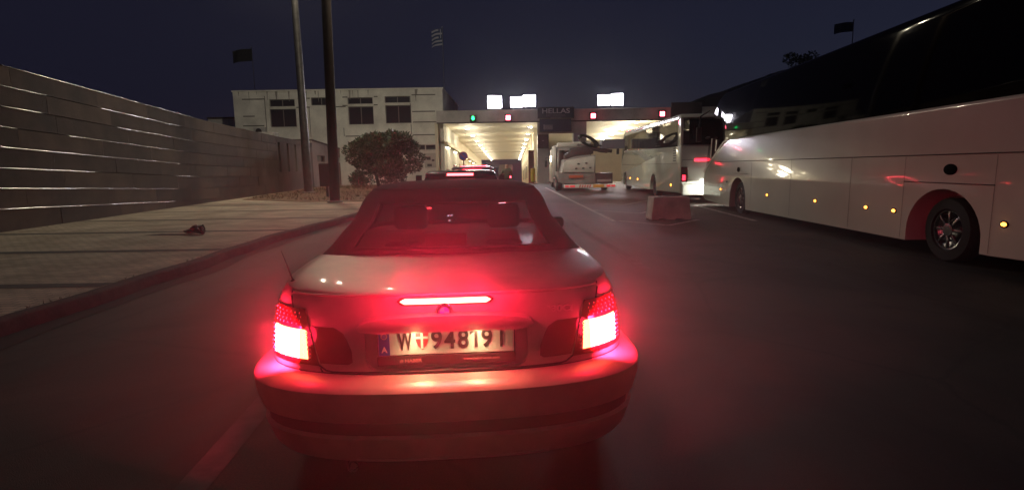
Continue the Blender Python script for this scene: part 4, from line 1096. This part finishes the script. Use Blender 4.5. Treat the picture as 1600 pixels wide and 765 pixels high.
# soft top
ST = [(1.030, .80, .815, .36), (1.070, .84, .80, .36), (1.10, .90, .765, .35), (1.13, .945, .738, .34), (1.20, 1.05, .690, .32), (1.27, 1.16, .636, .30), (1.335, 1.27, .618, .29), (1.365, 1.32, .612, .29), (1.41, 1.40, .590, .29),
      (1.445, 1.47, .56, .28), (1.466, 1.54, .51, .26), (1.480, 1.62, .44, .24), (1.487, 1.74, .30, .2), (1.49, 1.95, .10, .1)]
lv = []
for (z, y0, w_, c) in ST:
    fr_ = 3.15 - (z - 1.03) / .44 * .80 if z < 1.44 else 2.40 - (z - 1.44) * 3
    lv.append((z, ring(w_, y0, max(fr_, y0 + .25), c, 3.2, min(c, .2))))
WI = 14         # columns each side of the centre that the rear window spans
NT = len(lv[0][1])
def st_skip(li, k, n):
    kk = k if k < n // 2 else n - 1 - k
    if 3 <= li <= 6 and kk < 10: return True                     # rear window
    if 2 <= li <= 6 and kk >= 23 + 13: return True                # windscreen
    if 2 <= li <= 6 and 24 <= kk <= 34: return True                # side windows
    return False
bm = NB(); loft(bm, lv, None, cap0=False, skip=st_skip)
top = obj('soft_top', bm, m_fabric, car, 50)
sol = top.modifiers.new('thickness', 'SOLIDIFY'); sol.thickness = .012; sol.offset = -1
def glass_from(name, l0, l1, sel, m, inset=.004):
    bm = NB(); rows = []
    for li in range(l0, l1 + 1):
        z, pts = lv[li]; rows.append([(bm.verts.new((pts[k][0] * (1 - inset), pts[k][1] + (inset if pts[k][1] < 2 else -inset), z))) for k in sel])
    for a, b_ in zip(rows, rows[1:]):
        for i in range(len(sel) - 1): bm.faces.new((a[i], a[i + 1], b_[i + 1], b_[i]))
    return obj(name, bm, m, car, 60)
idx = list(range(-10, 11)); glass_from('rear_window', 3, 7, [i % NT for i in idx], m_cglass)
glass_from('side_window', 2, 7, list(range(24, 36)), m_cglass); glass_from('side_window', 2, 7, [NT - k for k in range(24, 36)], m_cglass)
H_ = NT // 2; glass_from('windscreen', 2, 7, list(range(36, NT - 36 + 1)), mat('clear_windscreen', (.02, .02, .02), .02, alpha=.2))
# rear window surround
bm = NB(); loop = []
zz = [lv[i] for i in range(3, 8)]
def stp(li, k): z, pts = lv[li]; p = pts[k % NT]; return (p[0], p[1] - .004, z)
path = [stp(3, k) for k in range(-10, 11)] + [stp(l, 10) for l in (4, 5, 6)] + [stp(7, k) for k in range(10, -11, -1)] + [stp(l, -10) for l in (6, 5, 4, 3)]
tube(bm, path, .007, 6, cap=False); obj('window_surround', bm, m_black, car, 60)
surfp = [stp(1, k) for k in range(-40, 41)] if False else None
bm = NB(); tube(bm, [stp(9, k) for k in range(-34, 35)], .0035, 6, cap=False); obj('fabric_seam', bm, m_fabric, car, 60)
bm = NB(); tube(bm, [stp(1, k) for k in range(-34, 35)], .008, 6, cap=False); obj('base_piping', bm, m_black, car, 60)
# interior
def seat(name, x, y, h, wdt, parent=car):
    bm = NB(); bx(bm, x - wdt / 2, x + wdt / 2, y, y + .16, .55, h - .20, bev=.05); s_ = obj(name, bm, m_seatl, parent, 40)
    bm = NB(); bx(bm, x - .13, x + .13, y + .01, y + .13, h - .19, h, bev=.045, seg=3); obj('headrest', bm, m_seatl, s_, 40)
    return s_
seat('rear_seat', -.32, 1.25, 1.12, .50); seat('rear_seat', .32, 1.25, 1.12, .50)
seat('front_seat', -.36, 2.05, 1.30, .50); seat('front_seat', .36, 2.05, 1.30, .50)
box('dashboard', m_int, car, -.68, .68, 2.75, 3.05, .7, 1.04, bev=.05)
box('shelf_card', mat('pale_card', (.55, .45, .38), .8), car, -.17, .08, 1.16, 1.17, 1.085, 1.185)
bm = NB(); bx(bm, -.66, .66, .98, 1.24, 1.035, 1.075, bev=.02); obj('parcel_shelf', bm, m_int, car, 40)
m_dl = mat('dash_display', (.5, .6, .9), .4, emit=(.6, .75, 1.0), estr=6.0)
for (x, z) in ((-.10, 1.155), (-.09, 1.11), (-.07, 1.158)): box('dash_light', m_dl, car, x - .008, x + .008, 2.70, 2.745, z, z + .008)
bm = NB(); bx(bm, -.1, .1, 2.38, 2.41, 1.30, 1.36, bev=.015); obj('inner_mirror', bm, m_black, car, 40)
for sx in (-1, 1):
    bm = NB(); bx(bm, sx * .84 - .09, sx * .84 + .09, 2.60, 2.72, 1.03, 1.14, bev=.04, seg=3); bx(bm, sx * .76 - .06, sx * .76 + .06, 2.63, 2.69, 1.03, 1.06); obj('door_mirror', bm, m_black, car, 50)
for sx in (-1, 1):
    box('headlamp', mat('headlamp_glass', (.5, .5, .5), .1), car, sx * .62 - .14, sx * .62 + .14, 4.36, 4.45, .58, .70, bev=.03)
    box('door_handle', m_silver, car, sx * .876 - .02, sx * .876 + .02, 1.75, 1.92, .83, .86, bev=.01)
tp = NB(); lathe(tp, [(.025, 0), (.03, .0), (.03, .12), (.025, .12)], 14, Matrix.Translation((-.45, .20, .235)) @ Matrix.Rotation(-PI / 2, 4, 'X')); obj('exhaust_pipe', tp, m_chrome, car, 40)
box('underbody', m_black, car, -.60, .60, .75, 4.0, .22, .40)

# other cars in the queue
def queue_car(label, x, y, yaw, wd, L, zb, zr, col, cname, bar=None, lampz=.89, roofrail=False, rough=.3):
    m_c = mat(cname, col, rough, .5, coat=1.0)
    t_ = thing('queue_car', label, 'car', (x, y, gz(y)), yaw, 'cars queuing for the left bay')
    h = wd / 2; lv_ = []
    for (z, ins, y0, c) in ((.25, .06, .10, .4), (.32, .0, .02, .42), (.6, -.0, 0, .42), (zb - .12, .01, .05, .42), (zb, .05, .09, .4)):
        lv_.append((z, ring(h - ins, y0, L - y0, c)))
    lv_.append((zb + .012, ring(h - .12, .2, L - .35, .35))); lv_.append((zb + .02, ring(h - .5, .8, L - 1.2, .2)))
    bm = NB(); loft(bm, lv_, lambda a, b_, z: z - (max(0, z - .7) * .5 * min(1, max(0, b_ - L * .7) / (L * .3))))
    o = obj('body', bm, m_c, t_, 35)
    cb = NB()
    for yy in (.85, L - .9):
        for sx in (-1, 1): lathe(cb, [(0, 0), (.36, 0), (.36, .4), (0, .4)], 24, Matrix.Translation((h - .3 if sx > 0 else -h - .1, yy, .33)) @ Matrix.Rotation(PI / 2, 4, 'Y'))
    boolean_cut(o, cb)
    for yy in (.85, L - .9):
        wheel(t_, -h + .04, yy, .33, .2, m_rim, -1); wheel(t_, h - .04, yy, .33, .2, m_rim, 1)
    g = [(zb - .01, h - .08, .30, L * .70), (zb + .22, h - .16, .42, L * .63), (zr - .10, h - .24, .52, L * .52)]
    bm = NB(); loft(bm, [(z, ring(w_, a, b_, .3, 3.0)) for z, w_, a, b_ in g]); obj('windows', bm, m_glass_dark, t_, 40)
    g = [(zr - .10, h - .235, .45, L * .525), (zr - .05, h - .245, .46, L * .52), (zr - .012, h - .30, .55, L * .50), (zr, h - .45, .8, L * .44)]
    bm = NB(); loft(bm, [(z, ring(w_, a, b_, .3, 3.0)) for z, w_, a, b_ in g]); obj('roof', bm, m_c, t_, 40)
    for sx in (-1, 1):
        bm = NB(); prism(bm, [(.30, zb), (.42, zb), (.60, zr - .08), (.48, zr - .08)], sx * (h - .14) - .05, sx * (h - .14) + .05, 'X'); obj('pillar', bm, m_c, t_)
        tl = box('tail_lamp', m_redglass, t_, sx * (h - .22) - .17, sx * (h - .22) + .17, .03, .16, lampz - .10, lampz + .08, bev=.02)
        box('lamp_strip', mat('lit_tail_strip', (.3, .01, .01), .3, emit=(1.0, .05, .06), estr=32.0), tl, sx * (h - .24) - .15, sx * (h - .24) + .15, .015, .029, lampz - .012, lampz + .012)
        bm = NB(); bx(bm, sx * (h + .08) - .1, sx * (h + .08) + .1, L * .62, L * .62 + .1, zb - .02, zb + .14, bev=.03); obj('door_mirror', bm, m_black, t_, 40)
        if roofrail:
            bm = NB(); tube(bm, [(sx * (h - .32), .9, zr - .01), (sx * (h - .3), 1.0, zr + .05), (sx * (h - .3), L * .45, zr + .05), (sx * (h - .32), L * .47, zr - .01)], .018, 8); obj('roof_rail', bm, m_chrome, t_, 40)
    box('number_plate', m_plate, t_, -.26, .26, .0, .012, .62, .73)
    if bar: box('high_brake_lamp', bar[3], t_, bar[0], bar[1], .40, .449, bar[2] - .022, bar[2] + .022, bev=.008)
    return t_
m_barA = mat('lit_high_brake_lamp', (.9, .2, .2), .3, emit=(1.0, .10, .11), estr=8.0)
qa = queue_car('dark hatchback directly ahead of the convertible, its high brake lamp glowing', -.90, 9.6, R(3.5), 1.80, 4.3, 1.02, 1.535, (.03, .03, .035), 'dark_grey_paint', (-.24, .24, 1.462, m_barA), roofrail=False)
for (x, z, r_) in ((.74, .90, .085),):
    bm = NB(); lathe(bm, [(0, -.03), (.06, -.025), (r_, 0)], 16, Matrix.Translation((x, .0, z)) @ Matrix.Rotation(PI / 2, 4, 'X') @ Matrix.Diagonal((1, 1, -1, 1))); obj('lit_brake_bulb', bm, mat('lit_bulb_pink', (.9, .3, .3), .3, emit=(1.0, .30, .36), estr=60.0), qa, 40)
light('POINT', (0, .15, 1.47), 5, RED, qa, radius=.08); light('POINT', (.7, -.2, .9), 2, RED, qa, radius=.08); light('POINT', (-.7, -.2, .9), 2, RED, qa, radius=.08)
qb = queue_car('silver estate with roof rails, second in line ahead, glimpsed over the hatchback roof', -1.22, 17.2, R(2.5), 1.84, 4.6, 1.06, 1.62, (.6, .6, .62), 'bright_silver_paint', (-.3, .3, 1.52, m_redlit_soft), roofrail=True)
qc = queue_car('white car third in line with a red lit frame on its tail near the bay', -1.62, 24.0, R(1.5), 1.84, 4.5, 1.08, 1.68, (.62, .62, .6), 'white_car_paint', None)
bm = NB()
for a, b_ in (((-.55, 1.62), (.55, 1.62)), ((-.75, 1.36), (-.55, 1.62)), ((.75, 1.36), (.55, 1.62)), ((-.8, 1.3), (-.78, 1.05)), ((.8, 1.3), (.78, 1.05))): tube(bm, [(a[0], .16, a[1]), (b_[0], .16, b_[1])], .045, 8)
obj('light_frame', bm, m_redlit, qc, 40)
qd = queue_car('small pale car farthest along in the left bay queue', -2.2, 41, R(2), 1.8, 4.4, 1.04, 1.60, (.5, .48, .42), 'pale_gold_paint', (-.3, .3, 1.5, m_redlit_soft))
# far truck in the tunnel
ft = thing('box_truck', 'dark box truck deep inside the left bay with two red tail lamps', 'truck', (-.9, 96, gz(96)), 0)
box('cargo_box', m_td, ft, -1.2, 1.2, 0, 7, 1.0, 3.4, bev=.04); box('cab', m_tw, ft, -1.15, 1.15, 7.1, 9, .6, 2.8, bev=.1); box('chassis', m_black, ft, -.9, .9, .2, 8.8, .6, .98)
for x in (-.9, .9): box('tail_lamp', m_redlit, ft, x - .18, x + .18, -.06, -.002, 1.1, 1.4)
for y in (1.5, 8): wheel(ft, -1.1, y, .45, .3, m_rim, -1); wheel(ft, 1.1, y, .45, .3, m_rim, 1)

# standing person at the bay entrance (back view)
def person(label, loc, rz, jacket, trousers, h=1.78):
    s = h / 1.78
    J = {'pel': (0, 0, .95, .15), 'wai': (0, 0, 1.10, .145), 'che': (0, .01, 1.33, .175), 'neck': (0, .0, 1.50, .065), 'head': (0, -.01, 1.64, .095), 'top': (0, -.01, 1.72, .075),
         'hl': (-.10, 0, .88, .10), 'kl': (-.12, -.02, .50, .07), 'al': (-.13, .02, .09, .05), 'tl': (-.14, -.14, .04, .04),
         'hr': (.10, 0, .88, .10), 'kr': (.13, -.05, .50, .07), 'ar': (.15, .03, .09, .05), 'tr': (.17, -.13, .04, .04),
         'sl': (-.19, 0, 1.42, .075), 'el': (-.27, .04, 1.14, .055), 'wl': (-.24, -.10, .92, .038), 'fl': (-.23, -.15, .82, .03),
         'sr': (.19, 0, 1.42, .075), 'er': (.28, .04, 1.14, .055), 'wr': (.26, -.08, .92, .038), 'fr': (.25, -.13, .82, .03)}
    E_ = [('pel', 'wai'), ('wai', 'che'), ('che', 'neck'), ('neck', 'head'), ('head', 'top'), ('pel', 'hl'), ('hl', 'kl'), ('kl', 'al'), ('al', 'tl'), ('pel', 'hr'), ('hr', 'kr'), ('kr', 'ar'), ('ar', 'tr'),
          ('che', 'sl'), ('sl', 'el'), ('el', 'wl'), ('wl', 'fl'), ('che', 'sr'), ('sr', 'er'), ('er', 'wr'), ('wr', 'fr')]
    ks = list(J); me = bpy.data.meshes.new('person'); me.from_pydata([tuple(c * s for c in J[k][:3]) for k in ks], [(ks.index(a), ks.index(b)) for a, b in E_], [])
    o = bpy.data.objects.new('person', me); link(o)
    sk = o.modifiers.new('skin', 'SKIN'); 
    for i, k in enumerate(ks): me.skin_vertices[0].data[i].radius = (J[k][3] * s,) * 2; me.skin_vertices[0].data[i].use_root = (k == 'pel')
    sb = o.modifiers.new('sub', 'SUBSURF'); sb.levels = 2; sb.render_levels = 2
    bpy.context.view_layer.update()
    new = bpy.data.meshes.new_from_object(o.evaluated_get(bpy.context.evaluated_depsgraph_get())); o.modifiers.clear(); o.data = new; new.materials.clear()
    for m_ in (mat('skin', (.45, .28, .2), .6), jacket, trousers, mat('dark_hair', (.02, .015, .012), .8), m_black): new.materials.append(m_)
    for p in new.polygons:
        z = p.center.z / s; x = abs(p.center.x); p.use_smooth = True
        p.material_index = 3 if (z > 1.60 and p.center.y > -.05) or z > 1.70 else 0 if z > 1.50 or (x > .2 and z < .93) else 1 if z > .93 else 4 if z < .10 else 2
    o.location = loc; o.rotation_euler = (0, 0, rz)
    return tag(o, label, 'person')
pp = D(791.5, 262, 28)
person('person in olive jacket and beige trousers standing in the left lane, back turned', (pp.x, 28, 0), R(8), mat('olive_jacket', (.06, .07, .04), .8), mat('beige_trousers', (.42, .34, .26), .8), 1.80)

# ------------------------------------------------------------------ poles, lamps and flags
def street_lamp(x, y, h, r0, r1, label, lean=(0, 0), arms=((-1, 0),), power=1500, col=(1.0, .88, .66), cabinet=False, mpole=None):
    t_ = thing('street_lamp', label, 'street lamp', (x, y, 0.16 if x < -5 else 0), 0, None)
    bm = NB(); tube(bm, [(0, 0, 0), (lean[0] * .3, lean[1] * .3, h * .3), (lean[0], lean[1], h)], [r0, r0 + (r1 - r0) * .3, r1], 16); obj('pole', bm, mpole or m_steel, t_, 40)
    bm = NB(); lathe(bm, [(r0 * 1.5, 0), (r0 * 1.5, .06), (r0 * 1.05, .09)], 16); obj('base_plate', bm, m_concrete, t_, 40)
    for ax, ay in arms:
        hx_, hy_ = lean[0] + ax * 1.4, lean[1] + ay * 1.4
        bm = NB(); tube(bm, [(lean[0], lean[1], h - .3), (lean[0] + ax * .6, lean[1] + ay * .6, h - .02), (hx_, hy_, h + .05)], .05, 8); obj('arm', bm, m_steel, t_, 40)
        bm = NB(); bx(bm, -.45, .45, -.18, .18, -.08, .08, bev=.05, M=Matrix.Translation((hx_, hy_, h + .05)) @ Matrix.Rotation(math.atan2(ay, ax), 4, 'Z')); hd = obj('lamp_head', bm, m_dark_metal, t_, 40)
        bm = NB(); bx(bm, -.35, .35, -.13, .13, -.10, -.082, M=Matrix.Translation((hx_, hy_, h + .05)) @ Matrix.Rotation(math.atan2(ay, ax), 4, 'Z')); obj('lens', bm, m_lampglow, hd)
        light('SPOT', (hx_, hy_, h - .12), power, col, t_, radius=.15, rot=(0, 0, 0), spot=R(165), blend=.6)
    return t_
m_wood = mat('dark_tarred_pole', (.06, .04, .03), .8, var=.4, vscale=3)
p1 = G(483, 305.5); pole1 = street_lamp(p1.x, p1.y, 15.0, .27, .17, 'tall grey steel lamp mast standing at the end of the concrete wall', (-.1, 0), arms=((.7, -.7), (-.7, .7)), power=1700)
p2 = G(524, 322); pole2 = street_lamp(p2.x, p2.y, 13.0, .22, .18, 'thick dark brown pole nearer the camera with a cabinet behind it', (.22, 0), arms=((1, 0),), power=1250, mpole=m_wood)
cab_p = G(508, 313)
cb_ = thing('utility_cabinet', 'dark utility box on a short post beside the thick brown pole', 'cabinet', (cab_p.x, cab_p.y + .5, .17))
box('post', m_dark_metal, cb_, -.06, .06, -.06, .06, 0, .55); bm = NB(); bx(bm, -.34, .30, -.2, .2, .55, 1.75, bev=.03); obj('box', bm, m_wood, cb_, 40); box('door', m_dark_metal, cb_, -.28, .24, -.215, -.202, .62, 1.68)
def fill_flood(par, loc, target, power, cone, col=(1.0, .90, .74)):  # unseen floodlight heads added to brighten the forecourt and the office facade
    d = (Vector(target) - (Vector(par.location) + Vector(loc))).normalized(); q = d.to_track_quat('-Z', 'Y')
    M = Matrix.Translation(loc) @ q.to_matrix().to_4x4()
    bm = NB(); bx(bm, -.3, .3, -.22, .22, 0, .16, bev=.03, M=M); hd = obj('floodlight', bm, m_dark_metal, par, 40)
    bm = NB(); bx(bm, -.26, .26, -.18, .18, -.02, -.004, M=M); obj('lens', bm, m_lampglow, hd)
    l = light('SPOT', Vector(loc) + d * .1, power, col, par, radius=.15, spot=R(cone), blend=.5); l.rotation_euler = q.to_euler()
fill_flood(pole2, (.5, .3, 12.6), (5.0, 36, 1.0), 6500, 62)
fill_flood(pole1, (.1, .5, 14.4), (-17.0, 57, 5.0), 3400, 100)
# unseen lamps added behind the camera to light the pavement and the near coach
street_lamp(9.8, -9, 10.0, .14, .09, 'unseen street lamp added on the right behind the queue', (0, 0), arms=((-1, 0),), power=60)
street_lamp(-7.2, -14, 10.0, .14, .09, 'unseen street lamp added on the left pavement behind the queue', (0, 0), arms=((1, 0),), power=90)

def flag_cloth(w_, h_, n=14, amp=.16, sag=.25):
    bm = NB(); prev = None; nz = 9
    for i in range(n + 1):
        u = i / n; row = []
        for j in range(nz + 1):
            v = j / nz; row.append(bm.verts.new((-w_ * u, amp * math.sin(u * 7 + v * 1.5) * u, -h_ * (1 - v) - sag * u * u * (1 + .2 * math.sin(v * 5)))))
        if prev:
            for j in range(nz):
                f = bm.faces.new((prev[j], prev[j + 1], row[j + 1], row[j]))
                u_, v_ = (i - .5) / n, (j + .5) / nz
                stripe = j % 2 == 0
                if u_ < .38 and j >= 4: stripe = (j == 6) or abs(u_ - .19) < .05
                f.material_index = 1 if stripe else 0
        prev = row
    return bm
m_fb = mat('flag_blue', (.02, .035, .10), .8); m_fw = mat('flag_white', (.30, .30, .32), .8); m_fd = mat('flag_dark', (.02, .018, .022), .9)
def flagpole(px, ybase, ytop, Y, label, w_, h_, ms, r=.05, zbase=0.0, rz=0.0):
    T = D(px, ytop, Y); t_ = thing('flagpole', label, 'flagpole', (T.x, Y, zbase))
    bm = NB(); tube(bm, [(0, 0, 0), (0, 0, T.z - zbase)], [r * 1.3, r * .7], 8); obj('pole', bm, m_steel if ms[0] is not m_fd else m_dark_metal, t_, 40)
    bm = NB(); lathe(bm, [(0, 0), (.08, .05), (.09, .1), (0, .18)], 10, Matrix.Translation((0, 0, T.z - zbase))); obj('finial', bm, m_steel, t_, 40)
    fo = obj('flag', flag_cloth(w_, h_), list(ms), t_, 'raw'); fo.location = (0, 0, T.z - zbase - .1)
    for p in fo.data.polygons: p.use_smooth = True
    fo.rotation_euler = (0, 0, rz)
    return t_
flagpole(691, 290, 44, YB + 2, 'thin flagpole with striped blue flag at the right corner of the office building', 1.15, 1.6, (m_fb, m_fw))
flagpole(1334, 290, 33, 62, 'thin flagpole with a dim striped flag on the dark hillside', 2.0, 1.0, (m_fb, mat('flag_grey', (.03, .03, .028), .8)), r=.06)
flagpole(393, 290, 75, YB + 8, 'flagpole rising behind the office roof with a dark unlit flag', 2.3, 1.35, (m_fd, m_fd), r=.04)

# ------------------------------------------------------------------ tree and shrubs
m_leaf = mat('dark_green_leaf', (.055, .075, .035), .38, var=.5, vscale=2.0)
m_leaf2 = mat('pale_leaf', (.13, .14, .08), .3)
m_bark = mat('tree_bark', (.07, .05, .04), .9, var=.3, vscale=6)
def leafy(n, clumps, size, m2=.12):
    bm = NB()
    for i in range(n):
        c, rad = random.choice(clumps)
        while True:
            v = Vector((random.uniform(-1, 1), random.uniform(-1, 1), random.uniform(-1, 1)))
            if .15 < v.length < 1: break
        v = v.normalized() * (v.length ** .5)
        p = Vector(c) + Vector((v.x * rad[0], v.y * rad[1], v.z * rad[2]))
        d = (v.normalized() * .7 + Vector((random.uniform(-1, 1), random.uniform(-1, 1), random.uniform(-.3, 1.2)))).normalized()
        s = d.cross(Vector((random.uniform(-1, 1), random.uniform(-1, 1), random.uniform(-1, 1)))).normalized()
        L = size * random.uniform(.7, 1.5); wd = L * .22
        f = bm.faces.new([bm.verts.new(q) for q in (p, p + d * L * .5 + s * wd, p + d * L, p + d * L * .5 - s * wd)])
        f.material_index = 1 if random.random() < m2 else 0
    return bm
tp_ = G(590, 297); TX, TYY = tp_.x, tp_.y
tree = thing('small_tree', 'bushy round leafed tree on the bare earth in front of the office building', 'tree', (TX, TYY, .15))
KT = F / TYY
cl = []
for i in range(40):
    a = random.uniform(0, 2 * PI); rr = random.uniform(.2, 1); zz_ = random.uniform(1.1, 3.6)
    wz = 1.0 - ((zz_ - 2.5) / 2.3) ** 2 * .75
    r_ = random.uniform(.55, .95); cl.append(((.65 + rr * 2.15 * wz * math.cos(a), rr * 1.8 * wz * math.sin(a), zz_), (r_ * 1.1, r_, r_ * .62)))
for x_, z_ in ((2.7, 1.6), (-1.5, 2.2), (1.3, 3.8), (.1, 3.7), (2.4, 3.1), (-1.3, 3.0), (3.0, 2.2)): cl.append(((x_, 0, z_), (.7, .7, .42)))
obj('crown', leafy(20000, cl, .21, .16), [m_leaf, m_leaf2], tree, 'raw')
bm = NB(); tube(bm, [(.15, 0, -.1), (.0, 0, .7), (-.2, .05, 1.5), (-.1, .1, 2.4)], [.15, .12, .10, .06], 9)
obj('trunk', bm, m_bark, tree, 50)
bm = NB()
for e in ((2.2, .3, 2.2), (1.3, -.5, 3.6), (-1.3, .2, 3.0), (.3, .6, 4.0), (2.6, -.2, 1.9), (-.8, -.6, 2.4)):
    tube(bm, [(-.1, .03, 1.2), (e[0] * .5 - .05, e[1] * .5, 1.2 + (e[2] - 1.2) * .6), e], [.07, .05, .02], 6)
obj('branch', bm, m_bark, tree, 50)
for i, (px, py, n, w_, h_, lab) in enumerate(((557, 291, 900, 1.5, .9, 'low dark shrub at the foot of the annex wall between pole and tree'), (615, 292, 700, 1.3, .7, 'low dark shrub to the right of the tree trunk'), (578, 289, 600, 1.1, .8, 'low dark shrub just left of the tree trunk'))):
    p = G(px, py + 3); sh = thing('low_shrub', lab, 'shrub', (p.x, min(p.y, 47), .15), 0, 'low shrubs along the building')
    obj('foliage', leafy(n, [((random.uniform(-w_, w_) * .6, random.uniform(-.4, .4), random.uniform(.2, h_)), (.6, .5, .4)) for _ in range(7)], .2, .05), [m_leaf, m_leaf2], sh, 'raw')
    bm = NB(); tube(bm, [(0, 0, 0), (.1, 0, h_ * .7)], .03, 6); obj('stem', bm, m_bark, sh)
for i, (px, py, w_, lab) in enumerate(((1249, 96, 1.2, 'round dark bush on the hill skyline above the near coach'),)):
    p = D(px, py, 70); sh = thing('hill_bush', lab, 'bush', (p.x, 70, p.z - .8), 0, None)
    obj('foliage', leafy(900, [((random.uniform(-w_, w_), random.uniform(-.8, .8), random.uniform(0, 1.3)), (.8, .8, .5)) for _ in range(8)], .3, 0), [m_leaf, m_leaf2], sh, 'raw')
    bm = NB(); tube(bm, [(0, 0, -2.5), (0, 0, .7)], .08, 6); obj('stem', bm, m_bark, sh)

# ------------------------------------------------------------------ small things
bar = thing('concrete_block', 'pale tapered concrete traffic block standing on the road by the near coach', 'traffic block', (4.62, 15.75, 0), R(1))
m_blk = mat('pale_worn_concrete', (.80, .70, .62), .85, var=.3, vscale=3, bump=.4)
bm = NB(); prism(bm, [(-.58, .0), (-.58, .06), (-.52, .66), (.50, .66), (.57, .06), (.57, 0), (.35, 0), (.32, .05), (.12, .05), (.10, 0), (-.15, 0), (-.18, .05), (-.36, .05), (-.38, 0)], -.10, .55, 'Y', bev=.012); obj('block', bm, m_blk, bar, 30)
bm = NB(); bx(bm, -.3, .3, .12, .32, .66, .672); obj('lifting_slot', bm, m_dark_metal, bar)
# crumpled black bag on the pavement with the open drain cover beside it
rp = G(306, 366, .16)
bag = thing('crumpled_bag', 'crumpled black bag lying on the light pavement', 'bag', (rp.x, rp.y, .16))
bm = NB(); bmesh.ops.create_icosphere(bm, subdivisions=4, radius=1)
for v in bm.verts:
    n_ = 1 + .25 * math.sin(v.co.x * 5 + 2 * v.co.z) + .16 * math.sin(v.co.y * 9 + v.co.x * 4) + .1 * math.sin(v.co.z * 15 + v.co.x * 11)
    c_ = v.co * n_; t0 = (c_.x + 1) / 2
    v.co = Vector((c_.x * .21, c_.y * .13, max(0, .085 + c_.z * (.04 + .085 * t0) + .045 * t0)))
obj('sack', bm, mat('black_bag_plastic', (.012, .006, .006), .4), bag, 60)
bm = NB(); tube(bm, [(.12, -.05, .16), (.22, -.06, .22), (.26, -.08, .14), (.24, -.1, .03)], .018, 6); obj('strap', bm, m_black, bag, 50)
dp = G(266, 366, .16)
dr_ = thing('drain_cover', 'flat dark drain cover set in the pavement left of the crumpled bag', 'drain cover', (dp.x, dp.y, .163))
bm = NB(); prism(bm, [(-.42, -.13), (.36, -.15), (.52, .06), (-.22, .10)], 0, .006, 'Z'); obj('cover', bm, mat('iron_cover', (.03, .022, .016), .7), dr_)
bm = NB(); prism(bm, [(-.50, -.16), (.40, -.18), (.60, .085), (-.26, .125)], -.003, .003, 'Z'); obj('frame', bm, mat('iron_frame', (.05, .04, .03), .7), dr_)

# ------------------------------------------------------------------ added volume that imitates red lens bloom behind the convertible
VC = Vector((CARX + .08, CARY + .35, .86)); VR = (2.6, 1.8, 1.2)
bm = NB(); bmesh.ops.create_icosphere(bm, subdivisions=3, radius=1.0)
bloom_vol = obj('bloom_volume', bm, None); bloom_vol.location = VC; bloom_vol.scale = VR
mv = bpy.data.materials.new('bloom_volume'); mv.use_nodes = True; t = mv.node_tree; t.nodes.clear()
pv = t.nodes.new('ShaderNodeVolumePrincipled'); oo = t.nodes.new('ShaderNodeOutputMaterial'); t.links.new(pv.outputs[0], oo.inputs['Volume'])
pv.inputs['Color'].default_value = (.95, .95, .95, 1); pv.inputs['Anisotropy'].default_value = .5
tc = t.nodes.new('ShaderNodeTexCoord'); ln = t.nodes.new('ShaderNodeVectorMath'); ln.operation = 'LENGTH'; t.links.new(tc.outputs['Object'], ln.inputs[0])
mr = t.nodes.new('ShaderNodeMapRange'); mr.interpolation_type = 'SMOOTHSTEP'; mr.inputs['From Min'].default_value = 1.0; mr.inputs['From Max'].default_value = .25; mr.inputs['To Min'].default_value = 0; mr.inputs['To Max'].default_value = .118
t.links.new(ln.outputs['Value'], mr.inputs['Value'])
t.links.new(mr.outputs[0], pv.inputs['Density'])
bloom_vol.data.materials.clear(); bloom_vol.data.materials.append(mv); tag(bloom_vol, 'thin added volume glowing red like lens bloom around the tail of the convertible', None, None, 'stuff')
